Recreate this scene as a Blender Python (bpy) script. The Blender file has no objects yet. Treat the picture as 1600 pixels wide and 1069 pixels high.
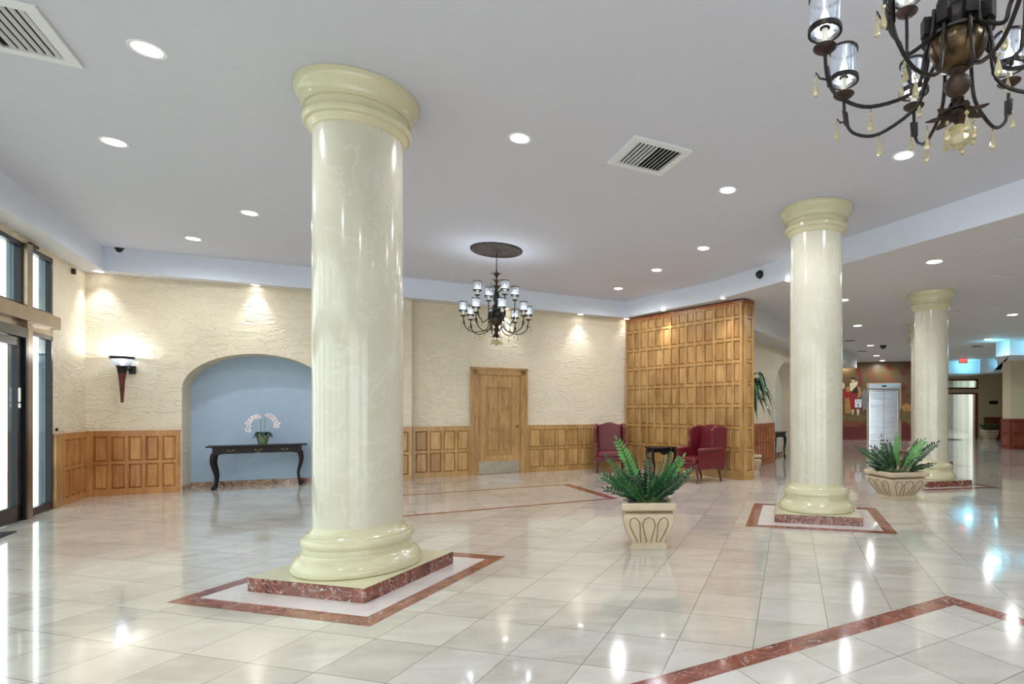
import bpy, bmesh, math, random
from mathutils import Vector, Matrix
S = bpy.context.scene
COL = S.collection
PI = math.pi
# ------------------------------------------------------------------ camera
CX, FP, HY, EYE = 1010.0, 860.0, 641.0, 1.35
cam = bpy.data.objects.new('camera', bpy.data.cameras.new('camera'))
COL.objects.link(cam)
cam.location = (0, 0, EYE)
cam.rotation_euler = (PI/2, 0, 0)
cam.data.sensor_width = 36
cam.data.lens = 36*FP/1600
cam.data.shift_x = (800-CX)/1600
cam.data.shift_y = (HY-534.5)/1600
cam.data.clip_start = .05
S.camera = cam
# ------------------------------------------------------------------ world, exposure
S.view_settings.view_transform = 'Standard'
S.view_settings.look = 'None'
S.view_settings.gamma = 1
S.view_settings.use_curve_mapping = False
S.view_settings.exposure = 0.24
w = bpy.data.worlds.new('daylight'); S.world = w; w.use_nodes = True
bg = w.node_tree.nodes['Background']
bg.inputs[0].default_value = (.88, .95, .96, 1)
bg.inputs[1].default_value = 3.2
DOWN_W, WASH_W, BULB_W, LOBBY_W = 64, 34, 4.2, 70
ZC, ZS = EYE+2.53, EYE+2.155      # tray ceiling, soffit and lobby ceiling

def fl(x, y, z=0.0):               # photo pixel -> world point on the level z
    Y = (EYE-z)*FP/(y-HY)
    return Vector(((x-CX)/FP*Y, Y, z))
def hit(A, B, px):                 # where the sight line of column px meets the plan line AB
    t = (px-CX)/FP
    dx, dy = B[0]-A[0], B[1]-A[1]
    k = (t*A[1]-A[0])/(dx-t*dy)
    return Vector((A[0]+k*dx, A[1]+k*dy))
def zat(py, Y): return EYE-(py-HY)/FP*Y

# ------------------------------------------------------------------ materials
def nmat(name):
    m = bpy.data.materials.new(name); m.use_nodes = True
    nt = m.node_tree
    return m, nt, nt.nodes['Principled BSDF']
def N(nt, typ, **kw):
    n = nt.nodes.new(typ)
    for k, v in kw.items():
        if k.startswith('i_'):
            key = k[2:]
            n.inputs[int(key) if key.isdigit() else key].default_value = v
        else: setattr(n, k, v)
    return n
def ramp(nt, stops):
    r = nt.nodes.new('ShaderNodeValToRGB'); e = r.color_ramp.elements
    while len(e) < len(stops): e.new(.5)
    for el, (p, c) in zip(e, stops): el.position = p; el.color = (*c, 1) if len(c) == 3 else c
    return r
def lin(r, g, b):
    f = lambda c: (c/255/12.92) if c <= 10 else ((c/255+.055)/1.055)**2.4
    return (f(r), f(g), f(b))
def plain(name, col, rough=.5, metal=0, noise=.06, nscale=8, bump=0, bscale=40, coat=0, spec=.5, stretch=(1,1,1)):
    m, nt, b = nmat(name)
    tc = N(nt, 'ShaderNodeTexCoord'); mp = N(nt, 'ShaderNodeMapping'); mp.inputs['Scale'].default_value = stretch
    nt.links.new(tc.outputs['Object'], mp.inputs[0])
    nz = N(nt, 'ShaderNodeTexNoise'); nz.inputs['Scale'].default_value = nscale; nz.inputs['Detail'].default_value = 4
    nt.links.new(mp.outputs[0], nz.inputs['Vector'])
    c1 = tuple(max(0, c*(1-noise)) for c in col); c2 = tuple(min(1, c*(1+noise)) for c in col)
    r = ramp(nt, [(.3, c1), (.7, c2)])
    nt.links.new(nz.outputs[0], r.inputs[0]); nt.links.new(r.outputs[0], b.inputs['Base Color'])
    b.inputs['Roughness'].default_value = rough; b.inputs['Metallic'].default_value = metal
    b.inputs['Coat Weight'].default_value = coat; b.inputs['Coat Roughness'].default_value = .08
    b.inputs['Specular IOR Level'].default_value = spec
    if bump:
        n2 = N(nt, 'ShaderNodeTexNoise'); n2.inputs['Scale'].default_value = bscale; n2.inputs['Detail'].default_value = 5
        nt.links.new(mp.outputs[0], n2.inputs['Vector'])
        bp = N(nt, 'ShaderNodeBump'); bp.inputs['Strength'].default_value = bump; bp.inputs['Distance'].default_value = .01
        nt.links.new(n2.outputs[0], bp.inputs['Height']); nt.links.new(bp.outputs[0], b.inputs['Normal'])
    return m
def emit(name, col, s):
    m = bpy.data.materials.new(name); m.use_nodes = True; nt = m.node_tree; nt.nodes.clear()
    o = N(nt, 'ShaderNodeOutputMaterial'); e = N(nt, 'ShaderNodeEmission')
    e.inputs[0].default_value = (*col, 1); e.inputs[1].default_value = s
    nt.links.new(e.outputs[0], o.inputs[0]); return m
def wood(name, c1, c2, rough=.35, scale=(14, 14, 1.3), panelvar=.0):
    m, nt, b = nmat(name)
    tc = N(nt, 'ShaderNodeTexCoord'); mp = N(nt, 'ShaderNodeMapping'); mp.inputs['Scale'].default_value = scale
    nt.links.new(tc.outputs['Object'], mp.inputs[0])
    nz = N(nt, 'ShaderNodeTexNoise', i_Scale=1.6); nz.inputs['Detail'].default_value = 8; nz.inputs['Distortion'].default_value = 1.4
    nt.links.new(mp.outputs[0], nz.inputs['Vector'])
    fine = N(nt, 'ShaderNodeTexNoise', i_Scale=9.); fine.inputs['Detail'].default_value = 3
    nt.links.new(mp.outputs[0], fine.inputs['Vector'])
    big = N(nt, 'ShaderNodeTexNoise', i_Scale=2.2); nt.links.new(tc.outputs['Object'], big.inputs['Vector'])
    mid = tuple((a+c)/2 for a, c in zip(c1, c2))
    r = ramp(nt, [(.25, c1), (.5, mid), (.75, c2)])
    a1 = N(nt, 'ShaderNodeMath', operation='MULTIPLY_ADD'); a1.inputs[1].default_value = .2
    nt.links.new(fine.outputs[0], a1.inputs[0]); nt.links.new(nz.outputs[0], a1.inputs[2])
    a2 = N(nt, 'ShaderNodeMath', operation='MULTIPLY_ADD'); a2.inputs[1].default_value = .5
    nt.links.new(big.outputs[0], a2.inputs[0]); nt.links.new(a1.outputs[0], a2.inputs[2])
    a3 = N(nt, 'ShaderNodeMath', operation='SUBTRACT'); a3.inputs[1].default_value = .42
    nt.links.new(a2.outputs[0], a3.inputs[0])
    at = N(nt, 'ShaderNodeAttribute', attribute_name='tone')
    a4 = N(nt, 'ShaderNodeMath', operation='MULTIPLY_ADD'); a4.inputs[1].default_value = .45
    nt.links.new(at.outputs['Fac'], a4.inputs[0]); nt.links.new(a3.outputs[0], a4.inputs[2])
    nt.links.new(a4.outputs[0], r.inputs[0]); nt.links.new(r.outputs[0], b.inputs['Base Color'])
    b.inputs['Roughness'].default_value = rough; b.inputs['Coat Weight'].default_value = .25; b.inputs['Coat Roughness'].default_value = .2
    return m
def marble(name, c1, c2, vein, rough=.12, scale=5, veinw=.012, coat=.3):
    m, nt, b = nmat(name)
    tc = N(nt, 'ShaderNodeTexCoord')
    nz = N(nt, 'ShaderNodeTexNoise', i_Scale=float(scale)); nz.inputs['Detail'].default_value = 7; nz.inputs['Distortion'].default_value = .8
    nt.links.new(tc.outputs['Object'], nz.inputs['Vector'])
    r = ramp(nt, [(.32, c1), (.68, c2)]); nt.links.new(nz.outputs[0], r.inputs[0])
    v = N(nt, 'ShaderNodeTexNoise', i_Scale=scale*.9); v.inputs['Detail'].default_value = 5; v.inputs['Distortion'].default_value = 1.6
    nt.links.new(tc.outputs['Object'], v.inputs['Vector'])
    s = N(nt, 'ShaderNodeMath', operation='SUBTRACT'); s.inputs[1].default_value = .5
    ab = N(nt, 'ShaderNodeMath', operation='ABSOLUTE')
    nt.links.new(v.outputs[0], s.inputs[0]); nt.links.new(s.outputs[0], ab.inputs[0])
    rv = ramp(nt, [(0, (1, 1, 1)), (veinw, (0, 0, 0))]); nt.links.new(ab.outputs[0], rv.inputs[0])
    mx = N(nt, 'ShaderNodeMix', data_type='RGBA'); mx.inputs[7].default_value = (*vein, 1)
    nt.links.new(rv.outputs[0], mx.inputs[0]); nt.links.new(r.outputs[0], mx.inputs[6])
    nt.links.new(mx.outputs[2], b.inputs['Base Color'])
    b.inputs['Roughness'].default_value = rough; b.inputs['Coat Weight'].default_value = coat; b.inputs['Coat Roughness'].default_value = .05
    return m
def tiles(name, ang, size, pu, pv, cA, cB, rough=.10):
    """polished stone tiles: u runs along (cos,sin)(ang), v at right angles"""
    m, nt, b = nmat(name)
    L = nt.links.new
    tc = N(nt, 'ShaderNodeTexCoord')
    def axis(vx, vy, ph):
        d = N(nt, 'ShaderNodeVectorMath', operation='DOT_PRODUCT'); d.inputs[1].default_value = (vx/size, vy/size, 0)
        L(tc.outputs['Object'], d.inputs[0])
        s = N(nt, 'ShaderNodeMath', operation='SUBTRACT'); s.inputs[1].default_value = ph/size
        L(d.outputs['Value'], s.inputs[0])
        f = N(nt, 'ShaderNodeMath', operation='FLOOR'); L(s.outputs[0], f.inputs[0])
        fr = N(nt, 'ShaderNodeMath', operation='FRACT'); L(s.outputs[0], fr.inputs[0])
        h = N(nt, 'ShaderNodeMath', operation='SUBTRACT'); h.inputs[1].default_value = .5; L(fr.outputs[0], h.inputs[0])
        a = N(nt, 'ShaderNodeMath', operation='ABSOLUTE'); L(h.outputs[0], a.inputs[0])
        return f, a
    fu, au = axis(math.cos(ang), math.sin(ang), pu)
    fv, av = axis(-math.sin(ang), math.cos(ang), pv)
    cb = N(nt, 'ShaderNodeCombineXYZ'); L(fu.outputs[0], cb.inputs[0]); L(fv.outputs[0], cb.inputs[1])
    wn = N(nt, 'ShaderNodeTexWhiteNoise', noise_dimensions='3D'); L(cb.outputs[0], wn.inputs['Vector'])
    mx = N(nt, 'ShaderNodeMath', operation='MAXIMUM'); L(au.outputs[0], mx.inputs[0]); L(av.outputs[0], mx.inputs[1])
    seam = N(nt, 'ShaderNodeMath', operation='GREATER_THAN'); seam.inputs[1].default_value = .5-.0022/size
    L(mx.outputs[0], seam.inputs[0])
    sc = N(nt, 'ShaderNodeVectorMath', operation='SCALE'); sc.inputs['Scale'].default_value = 12; L(wn.outputs['Color'], sc.inputs[0])
    ad = N(nt, 'ShaderNodeVectorMath', operation='ADD'); L(tc.outputs['Object'], ad.inputs[0]); L(sc.outputs[0], ad.inputs[1])
    mp = N(nt, 'ShaderNodeMapping'); mp.inputs['Scale'].default_value = (1.2, 3.2, 1); mp.inputs['Rotation'].default_value = (0, 0, -ang)
    L(ad.outputs[0], mp.inputs[0])
    nz = N(nt, 'ShaderNodeTexNoise', i_Scale=1.8); nz.inputs['Detail'].default_value = 9; nz.inputs['Distortion'].default_value = .9
    L(mp.outputs[0], nz.inputs['Vector'])
    t = N(nt, 'ShaderNodeMath', operation='MULTIPLY_ADD'); t.inputs[1].default_value = .34
    L(wn.outputs['Value'], t.inputs[0]); L(nz.outputs[0], t.inputs[2])
    r = ramp(nt, [(.35, cA), (.62, tuple((a+c)/2 for a, c in zip(cA, cB))), (.95, cB)])
    L(t.outputs[0], r.inputs[0])
    v = N(nt, 'ShaderNodeTexNoise', i_Scale=2.6); v.inputs['Detail'].default_value = 4; v.inputs['Distortion'].default_value = 2.5
    L(mp.outputs[0], v.inputs['Vector'])
    s = N(nt, 'ShaderNodeMath', operation='SUBTRACT'); s.inputs[1].default_value = .42; L(v.outputs[0], s.inputs[0])
    ab = N(nt, 'ShaderNodeMath', operation='ABSOLUTE'); L(s.outputs[0], ab.inputs[0])
    rv = ramp(nt, [(0, (.3, .3, .3)), (.006, (0, 0, 0))]); L(ab.outputs[0], rv.inputs[0])
    m1 = N(nt, 'ShaderNodeMix', data_type='RGBA'); m1.inputs[7].default_value = (*lin(140, 118, 92), 1)
    L(rv.outputs[0], m1.inputs[0]); L(r.outputs[0], m1.inputs[6])
    m2 = N(nt, 'ShaderNodeMix', data_type='RGBA'); m2.inputs[7].default_value = (*lin(122, 114, 104), 1)
    L(seam.outputs[0], m2.inputs[0]); L(m1.outputs[2], m2.inputs[6])
    L(m2.outputs[2], b.inputs['Base Color'])
    b.inputs['Roughness'].default_value = rough
    b.inputs['Coat Weight'].default_value = .45; b.inputs['Coat Roughness'].default_value = .03
    b.inputs['Specular IOR Level'].default_value = .6
    return m
def stucco(name, col):
    m, nt, b = nmat(name); L = nt.links.new
    tc = N(nt, 'ShaderNodeTexCoord')
    nz = N(nt, 'ShaderNodeTexNoise', i_Scale=1.3); L(tc.outputs['Object'], nz.inputs['Vector'])
    r = ramp(nt, [(.3, tuple(c*.95 for c in col)), (.7, tuple(min(1, c*1.04) for c in col))]); L(nz.outputs[0], r.inputs[0]); L(r.outputs[0], b.inputs['Base Color'])
    mp = N(nt, 'ShaderNodeMapping'); mp.inputs['Scale'].default_value = (2.2, 2.2, 6.5); L(tc.outputs['Object'], mp.inputs[0])
    a = N(nt, 'ShaderNodeTexNoise', i_Scale=1.5); a.inputs['Detail'].default_value = 3; a.inputs['Distortion'].default_value = .7
    L(mp.outputs[0], a.inputs['Vector'])
    ra = ramp(nt, [(.50, (0, 0, 0)), (.54, (1, 1, 1)), (.66, (.15, .15, .15))]); L(a.outputs[0], ra.inputs[0])
    f = N(nt, 'ShaderNodeTexNoise', i_Scale=16.); f.inputs['Detail'].default_value = 6; L(tc.outputs['Object'], f.inputs['Vector'])
    ad = N(nt, 'ShaderNodeMath', operation='MULTIPLY_ADD'); ad.inputs[1].default_value = .8
    L(f.outputs[0], ad.inputs[0]); L(ra.outputs[0], ad.inputs[2])
    bp = N(nt, 'ShaderNodeBump'); bp.inputs['Strength'].default_value = .55; bp.inputs['Distance'].default_value = .018
    L(ad.outputs[0], bp.inputs['Height']); L(bp.outputs[0], b.inputs['Normal'])
    b.inputs['Roughness'].default_value = .6
    return m
def glassy(name, col, transp=.8, rough=.03, rib=0):
    m = bpy.data.materials.new(name); m.use_nodes = True; nt = m.node_tree; nt.nodes.clear(); L = nt.links.new
    o = N(nt, 'ShaderNodeOutputMaterial'); t = N(nt, 'ShaderNodeBsdfTransparent'); g = N(nt, 'ShaderNodeBsdfGlossy')
    t.inputs[0].default_value = (*col, 1); g.inputs['Roughness'].default_value = rough; g.inputs['Color'].default_value = (.9, .95, 1, 1)
    x = N(nt, 'ShaderNodeMixShader'); x.inputs[0].default_value = 1-transp
    L(t.outputs[0], x.inputs[1]); L(g.outputs[0], x.inputs[2]); L(x.outputs[0], o.inputs[0])
    if rib:
        tc = N(nt, 'ShaderNodeTexCoord'); mp = N(nt, 'ShaderNodeMapping'); mp.inputs['Scale'].default_value = (1, 1, .15)
        L(tc.outputs['Object'], mp.inputs[0])
        nz = N(nt, 'ShaderNodeTexNoise', i_Scale=90.); nz.inputs['Detail'].default_value = 3; L(mp.outputs[0], nz.inputs['Vector'])
        r = ramp(nt, [(.35, tuple(c*.45 for c in col)), (.6, col)]); L(nz.outputs[0], r.inputs[0]); L(r.outputs[0], t.inputs[0])
        r2 = ramp(nt, [(.35, (1-transp+.35,)*3), (.6, (1-transp,)*3)]); L(nz.outputs[0], r2.inputs[0]); L(r2.outputs[0], x.inputs[0])
    return m
M = {}
M['floor'] = tiles('cream_marble_tiles', -math.radians(14.6), .433, .231, 3.174, lin(184, 177, 166), lin(213, 207, 198))
M['floor_diag'] = tiles('cream_marble_tiles_turned', math.radians(29.8), .433, .1, .2, lin(190, 185, 174), lin(216, 212, 204))
M['red_marble'] = marble('red_marble', lin(108, 54, 42), lin(160, 96, 78), lin(206, 184, 174), .1, 6, .008)
M['plinth_red'] = marble('veined_red_marble', lin(84, 36, 28), lin(150, 82, 62), lin(205, 195, 190), .1, 9, .014)
M['brown_marble'] = marble('brown_marble', lin(104, 62, 40), lin(160, 120, 88), lin(200, 180, 160), .15, 7, .03)
M['ceiling'] = plain('ceiling_paint', lin(205, 206, 216), .75, noise=.015, bump=.05, bscale=60)
M['lobby_ceiling'] = plain('lobby_ceiling_paint', lin(208, 206, 206), .75, noise=.015)
M['fascia'] = plain('fascia_paint', lin(222, 229, 242), .7, noise=.01)
M['wall'] = stucco('cream_stucco', lin(224, 212, 188))
M['white_wall'] = plain('white_wall_paint', lin(226, 228, 222), .6, noise=.02)
M['beige_wall'] = plain('beige_wall_paint', lin(206, 190, 158), .6, noise=.03)
M['niche'] = plain('niche_blue_paint', lin(170, 190, 212), .65, noise=.02)
M['oak'] = wood('honey_oak', lin(150, 108, 60), lin(204, 162, 102))
M['oak_warm'] = wood('orange_oak', lin(158, 100, 50), lin(206, 148, 84))
M['oak_red'] = wood('red_oak', lin(128, 62, 30), lin(196, 122, 66))
M['cherry'] = wood('dark_cherry', lin(88, 28, 16), lin(150, 66, 38))
M['dark_wood'] = plain('dark_mahogany', lin(22, 11, 11), .42, noise=.4, nscale=20, spec=.3)
M['leg_wood'] = plain('mahogany_leg', lin(70, 26, 20), .3, noise=.3, nscale=20, coat=.4)
M['column'] = marble('cream_faux_marble', lin(202, 197, 178), lin(211, 206, 190), lin(214, 210, 195), .16, 2.2, .02)
M['cream_gloss'] = plain('cream_gloss_paint', lin(206, 200, 166), .22, noise=.03, coat=.3)
M['leather'] = plain('burgundy_leather', lin(100, 22, 32), .36, noise=.12, nscale=10, bump=.15, bscale=120)
M['bronze'] = plain('black_bronze', lin(44, 40, 38), .4, .7, noise=.4, nscale=25)
M['rust'] = plain('rusty_bronze', lin(62, 46, 38), .5, .5, noise=.5, nscale=30)
M['gold'] = plain('antique_gold', lin(74, 58, 36), .3, .7, noise=.9, nscale=16)
M['medallion'] = plain('carved_dark_medallion', lin(62, 54, 52), .5, .3, noise=.5, nscale=22, bump=.8, bscale=40)
M['candle'] = plain('candle_ivory', lin(226, 222, 200), .5)
M['shade_glass'] = glassy('seeded_shade_glass', (.82, .88, .95), .6, .2, rib=1)
nt = M['shade_glass'].node_tree; o_ = [n for n in nt.nodes if n.type == 'OUTPUT_MATERIAL'][0]; src = o_.inputs[0].links[0].from_socket
tr = N(nt, 'ShaderNodeBsdfTranslucent'); tr.inputs[0].default_value = (.9, .95, 1, 1); mx = N(nt, 'ShaderNodeMixShader'); mx.inputs[0].default_value = .015
nt.links.new(src, mx.inputs[1]); nt.links.new(tr.outputs[0], mx.inputs[2]); nt.links.new(mx.outputs[0], o_.inputs[0])
M['crystal'] = plain('amber_crystal', lin(226, 214, 170), .05, noise=.02, coat=1)
b_ = M['crystal'].node_tree.nodes['Principled BSDF']; b_.inputs['Transmission Weight'].default_value = .75; b_.inputs['IOR'].default_value = 1.5
M['bulb'] = emit('bulb_glow', (.85, .93, 1), 14)
M['lens'] = emit('downlight_lens', (1, .98, .93), 12)
M['white_metal'] = plain('white_enamel', lin(226, 228, 230), .4, noise=.01)
M['black'] = plain('black_plastic', lin(18, 18, 20), .3, noise=.1)
M['void'] = plain('duct_black', lin(10, 10, 12), .9, noise=.1)
M['steel'] = plain('brushed_steel', lin(200, 206, 216), .2, 1, noise=.05, nscale=3, bump=.9, bscale=1.6, stretch=(.35, .35, 2.2))
M['kick'] = plain('dull_kick_steel', lin(176, 166, 150), .35, .9, noise=.1)
M['brass'] = plain('brass', lin(150, 122, 80), .35, 1)
M['chrome'] = plain('chrome', lin(210, 210, 214), .12, 1)
M['frame_dark'] = plain('dark_anodised_frame', lin(26, 26, 32), .3, .5)
M['frame_bronze'] = plain('bronze_mullion', lin(150, 132, 112), .3, .85, noise=.1)
M['frame_teal'] = plain('blue_grey_frame', lin(74, 96, 108), .4, .2)
M['pane'] = glassy('window_glass', (.93, .98, .96), .9, .02)
M['planter'] = plain('cast_stone', lin(200, 184, 158), .6, noise=.08, bump=.2, bscale=50)
M['planter_line'] = plain('cast_stone_groove', lin(132, 104, 72), .8, noise=.15)
M['soil'] = plain('dark_soil', lin(38, 30, 24), .95, noise=.4, nscale=60)
M['leaf'] = plain('zz_leaf', lin(34, 92, 44), .3, noise=.5, nscale=7, coat=.3)
M['leaf_dark'] = plain('zz_leaf_dark', lin(24, 62, 36), .3, noise=.5, nscale=7, coat=.3)
M['leaf_young'] = plain('zz_leaf_young', lin(84, 152, 70), .32, noise=.25, nscale=7, coat=.3)
M['stem'] = plain('green_stem', lin(96, 122, 70), .5)
M['petal'] = plain('white_petal', lin(238, 228, 232), .5, noise=.03)
M['petal_heart'] = plain('purple_heart', lin(110, 40, 80), .5)
M['pot'] = plain('glazed_green_pot', lin(104, 118, 92), .25, noise=.35, nscale=20, coat=.5)
M['mat'] = plain('floor_mat_fabric', lin(30, 32, 38), .95, noise=.2)
M['torch_body'] = plain('torch_body', lin(96, 48, 38), .4, .4, noise=.3)
M['exit_red'] = emit('exit_letters', (1, .05, .05), 4)
M['exit_face'] = emit('exit_face', (.6, .22, .2), .5)
M['paper'] = plain('white_plaque', lin(232, 234, 238), .4)
M['cyan_lens'] = emit('cyan_tube', (.25, .85, 1), 3)

# ------------------------------------------------------------------ mesh helpers
class MB:
    def __init__(s): s.v = []; s.f = []; s.m = []; s.t = []; s.mats = []; s.cm = 0; s.ct = .0
    def mat(s, name):
        if name not in s.mats: s.mats.append(name)
        s.cm = s.mats.index(name); return s
    def face(s, idx): s.f.append(idx); s.m.append(s.cm); s.t.append(s.ct)
    def hexa(s, p):                      # 8 points: bottom ring, top ring (counter-clockwise)
        b = len(s.v); s.v += [Vector(q) for q in p]
        for f in ((3,2,1,0), (4,5,6,7), (0,1,5,4), (1,2,6,5), (2,3,7,6), (3,0,4,7)): s.face([b+i for i in f])
    def box(s, x0, x1, y0, y1, z0, z1, T=None):
        p = [(x0,y0,z0), (x1,y0,z0), (x1,y1,z0), (x0,y1,z0), (x0,y0,z1), (x1,y0,z1), (x1,y1,z1), (x0,y1,z1)]
        s.hexa([T(*q) for q in p] if T else p)
    def raised(s, s0, s1, z0, z1, d0, d1, bev, T):   # raised field: frustum standing on a wall
        p = [(s0,d0,z0), (s1,d0,z0), (s1,d0,z1), (s0,d0,z1), (s0+bev,d1,z0+bev), (s1-bev,d1,z0+bev), (s1-bev,d1,z1-bev), (s0+bev,d1,z1-bev)]
        s.hexa([T(*q) for q in p])
    def loft(s, rings, cap=True, close=True):
        b = len(s.v); n = len(rings[0])
        for r in rings: s.v += [Vector(q) for q in r]
        for i in range(len(rings)-1):
            for j in range(n if close else n-1):
                k = (j+1) % n
                s.face([b+i*n+j, b+i*n+k, b+(i+1)*n+k, b+(i+1)*n+j])
        if cap and close:
            s.face([b+j for j in range(n)][::-1]); s.face([b+(len(rings)-1)*n+j for j in range(n)])
    def lathe(s, prof, seg=32, c=(0, 0, 0), cap=True):
        rings = [[(c[0]+r*math.cos(2*PI*j/seg), c[1]+r*math.sin(2*PI*j/seg), c[2]+z) for j in range(seg)] for r, z in prof]
        s.loft(rings, cap)
    def tube(s, pts, rad, seg=8, cap=True):
        pts = [Vector(p) for p in pts]; rings = []; up = None
        if not hasattr(rad, '__len__'): rad = [rad]*len(pts)
        for i, p in enumerate(pts):
            t = (pts[min(i+1, len(pts)-1)]-pts[max(i-1, 0)]).normalized()
            if up is None: up = Vector((0, 0, 1)) if abs(t.z) < .9 else Vector((1, 0, 0))
            a = t.cross(up).normalized(); bb = a.cross(t).normalized(); up = bb
            rings.append([p+rad[i]*(math.cos(2*PI*j/seg)*a+math.sin(2*PI*j/seg)*bb) for j in range(seg)])
        s.loft(rings, cap)
    def quad(s, *p):
        b = len(s.v); s.v += [Vector(q) for q in p]; s.face(list(range(b, b+len(p))))
    def build(s, name, m=None, parent=None, smooth=False, bevel=0, bseg=2, auto=None):
        me = bpy.data.meshes.new(name)
        me.from_pydata([tuple(v) for v in s.v], [], s.f)
        names = s.mats or [m]
        for k in names: me.materials.append(M[k])
        if s.mats: me.polygons.foreach_set('material_index', s.m)
        if any(s.t):
            a = me.attributes.new('tone', 'FLOAT', 'FACE'); a.data.foreach_set('value', s.t)
        bm = bmesh.new(); bm.from_mesh(me)
        bmesh.ops.recalc_face_normals(bm, faces=bm.faces)
        if bevel:
            bmesh.ops.bevel(bm, geom=[e for e in bm.edges if len(e.link_faces) == 2 and e.calc_face_angle(0) > .5]+bm.verts[:], offset=bevel, segments=bseg, affect='EDGES', profile=.6, clamp_overlap=True)
        if smooth:
            for f in bm.faces: f.smooth = True
            for e in bm.edges:
                if len(e.link_faces) == 2 and e.calc_face_angle(0) > (auto or .9): e.smooth = False
        bm.to_mesh(me); bm.free()
        o = bpy.data.objects.new(name, me); COL.objects.link(o)
        if parent: o.parent = parent
        return o
def tag(o, label=None, cat=None, group=None, kind=None):
    if label: o['label'] = label
    if cat: o['category'] = cat
    if group: o['group'] = group
    if kind: o['kind'] = kind
    return o
def thing(name, label, cat, loc=(0, 0, 0), rz=0, group=None):
    o = bpy.data.objects.new(name, None); COL.objects.link(o); o.empty_display_size = .1
    o.location = loc; o.rotation_euler = (0, 0, rz)
    return tag(o, label, cat, group)
def struct(o): o['kind'] = 'structure'; return o
def dup(root, loc, rz, label, scale=None):
    def cp(o, par):
        c = o.copy(); COL.objects.link(c)
        if par: c.parent = par
        for ch in kids.get(o.name, []): cp(ch, c)
        return c
    kids = {}
    for o in list(COL.objects):
        if o.parent: kids.setdefault(o.parent.name, []).append(o)
    r = cp(root, None); r.location = loc; r.rotation_euler = (0, 0, rz); r['label'] = label
    if scale: r.scale = scale
    return r
def prism(outline, a0, a1, axis='x'):
    m = MB(); n = len(outline)
    def P(u, v, t): return {'x': (t, u, v), 'y': (u, t, v), 'z': (u, v, t)}[axis]
    m.v = [Vector(P(u, v, a0)) for u, v in outline]+[Vector(P(u, v, a1)) for u, v in outline]
    m.face(list(range(n))[::-1]); m.face(list(range(n, 2*n)))
    for i in range(n): m.face([i, (i+1) % n, n+(i+1) % n, n+i])
    return m
def frame(A, B, side=1):                 # wall frame: s along A->B, d into the room, z up
    A = Vector(A[:2]); B = Vector(B[:2]); u = (B-A).normalized(); n = Vector((u.y, -u.x))*side
    T = lambda s, d, z: (A.x+u.x*s+n.x*d, A.y+u.y*s+n.y*d, z)
    return T, (B-A).length, u, n

# ------------------------------------------------------------------ plan
P0 = Vector((-8.76, 8.60))                       # left back corner
VL = Vector((.503, -.864))
PA = Vector((-5.70, 10.10)); PA2 = Vector((-4.57, 10.72)); PB0 = Vector((-4.63, 10.90)); PB = Vector((-.50, 13.10))
SL, SR = Vector((-.46, 13.00)), Vector((1.867, 10.61))       # partition front
SR2 = Vector((2.165, 10.78))
PLEND = P0+VL*16
# floor --------------------------------------------------------------
m = MB(); m.quad((-12, -7, 0), (30, -7, 0), (30, 62, 0), (-12, 62, 0))
struct(m.build('floor', 'floor'))
def poly_slab(name, pts, z0, z1, mt):
    m = MB(); n = len(pts); m.v = [Vector((p[0], p[1], z0)) for p in pts]+[Vector((p[0], p[1], z1)) for p in pts]
    m.face(list(range(n))[::-1]); m.face(list(range(n, 2*n)))
    for i in range(n): m.face([i, (i+1) % n, n+(i+1) % n, n+i])
    return m.build(name, mt)
def rect_pts(c, u, a0, a1, b0, b1):
    u = Vector(u).normalized(); v = Vector((-u.y, u.x)); c = Vector(c[:2])
    return [c+u*a0+v*b0, c+u*a1+v*b0, c+u*a1+v*b1, c+u*a0+v*b1]
def inlay(n, outer, inner, fill):
    """red marble band between two rectangles laid flush, tiles of the middle turned"""
    m = MB()
    for i in range(4):
        j = (i+1) % 4; k = 7
        for q in range(k):
            m.ct = random.random()
            f0, f1 = q/k, (q+1)/k
            a, b2 = outer[i].lerp(outer[j], f0), outer[i].lerp(outer[j], f1)
            c, d = inner[i].lerp(inner[j], f0), inner[i].lerp(inner[j], f1)
            m.quad((*a, .0012), (*b2, .0012), (*d, .0012), (*c, .0012))
    struct(m.build('trim_%d' % n, 'red_marble'))
    m = MB(); m.quad(*[(*p, .0008) for p in inner])
    struct(m.build('floor', fill))
random.seed(3)
ux = Vector((2.25, 1.28)).normalized(); uy = Vector((-ux.y, ux.x)); ap = Vector((2.185, 4.0))
inlay(1, [ap, ap-ux*5.2, ap-ux*5.2-uy*3.6, ap-uy*3.6], [ap-ux*.14-uy*.14, ap-ux*5.06-uy*.14, ap-ux*5.06-uy*3.46, ap-ux*.14-uy*3.46], 'floor_diag')
q1, q2, q3, q4 = fl(966.8, 779.2).xy, fl(890, 756.4).xy, None, None
qd = (fl(633, 807.4).xy-q1).normalized(); q4 = q1+qd*3.35; q3 = q2+qd*3.35
c_ = (q1+q2+q3+q4)/4
inlay(2, [q1, q2, q3, q4], [p+(c_-p).normalized()*.17 for p in (q1, q2, q3, q4)], 'floor_diag')
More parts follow.
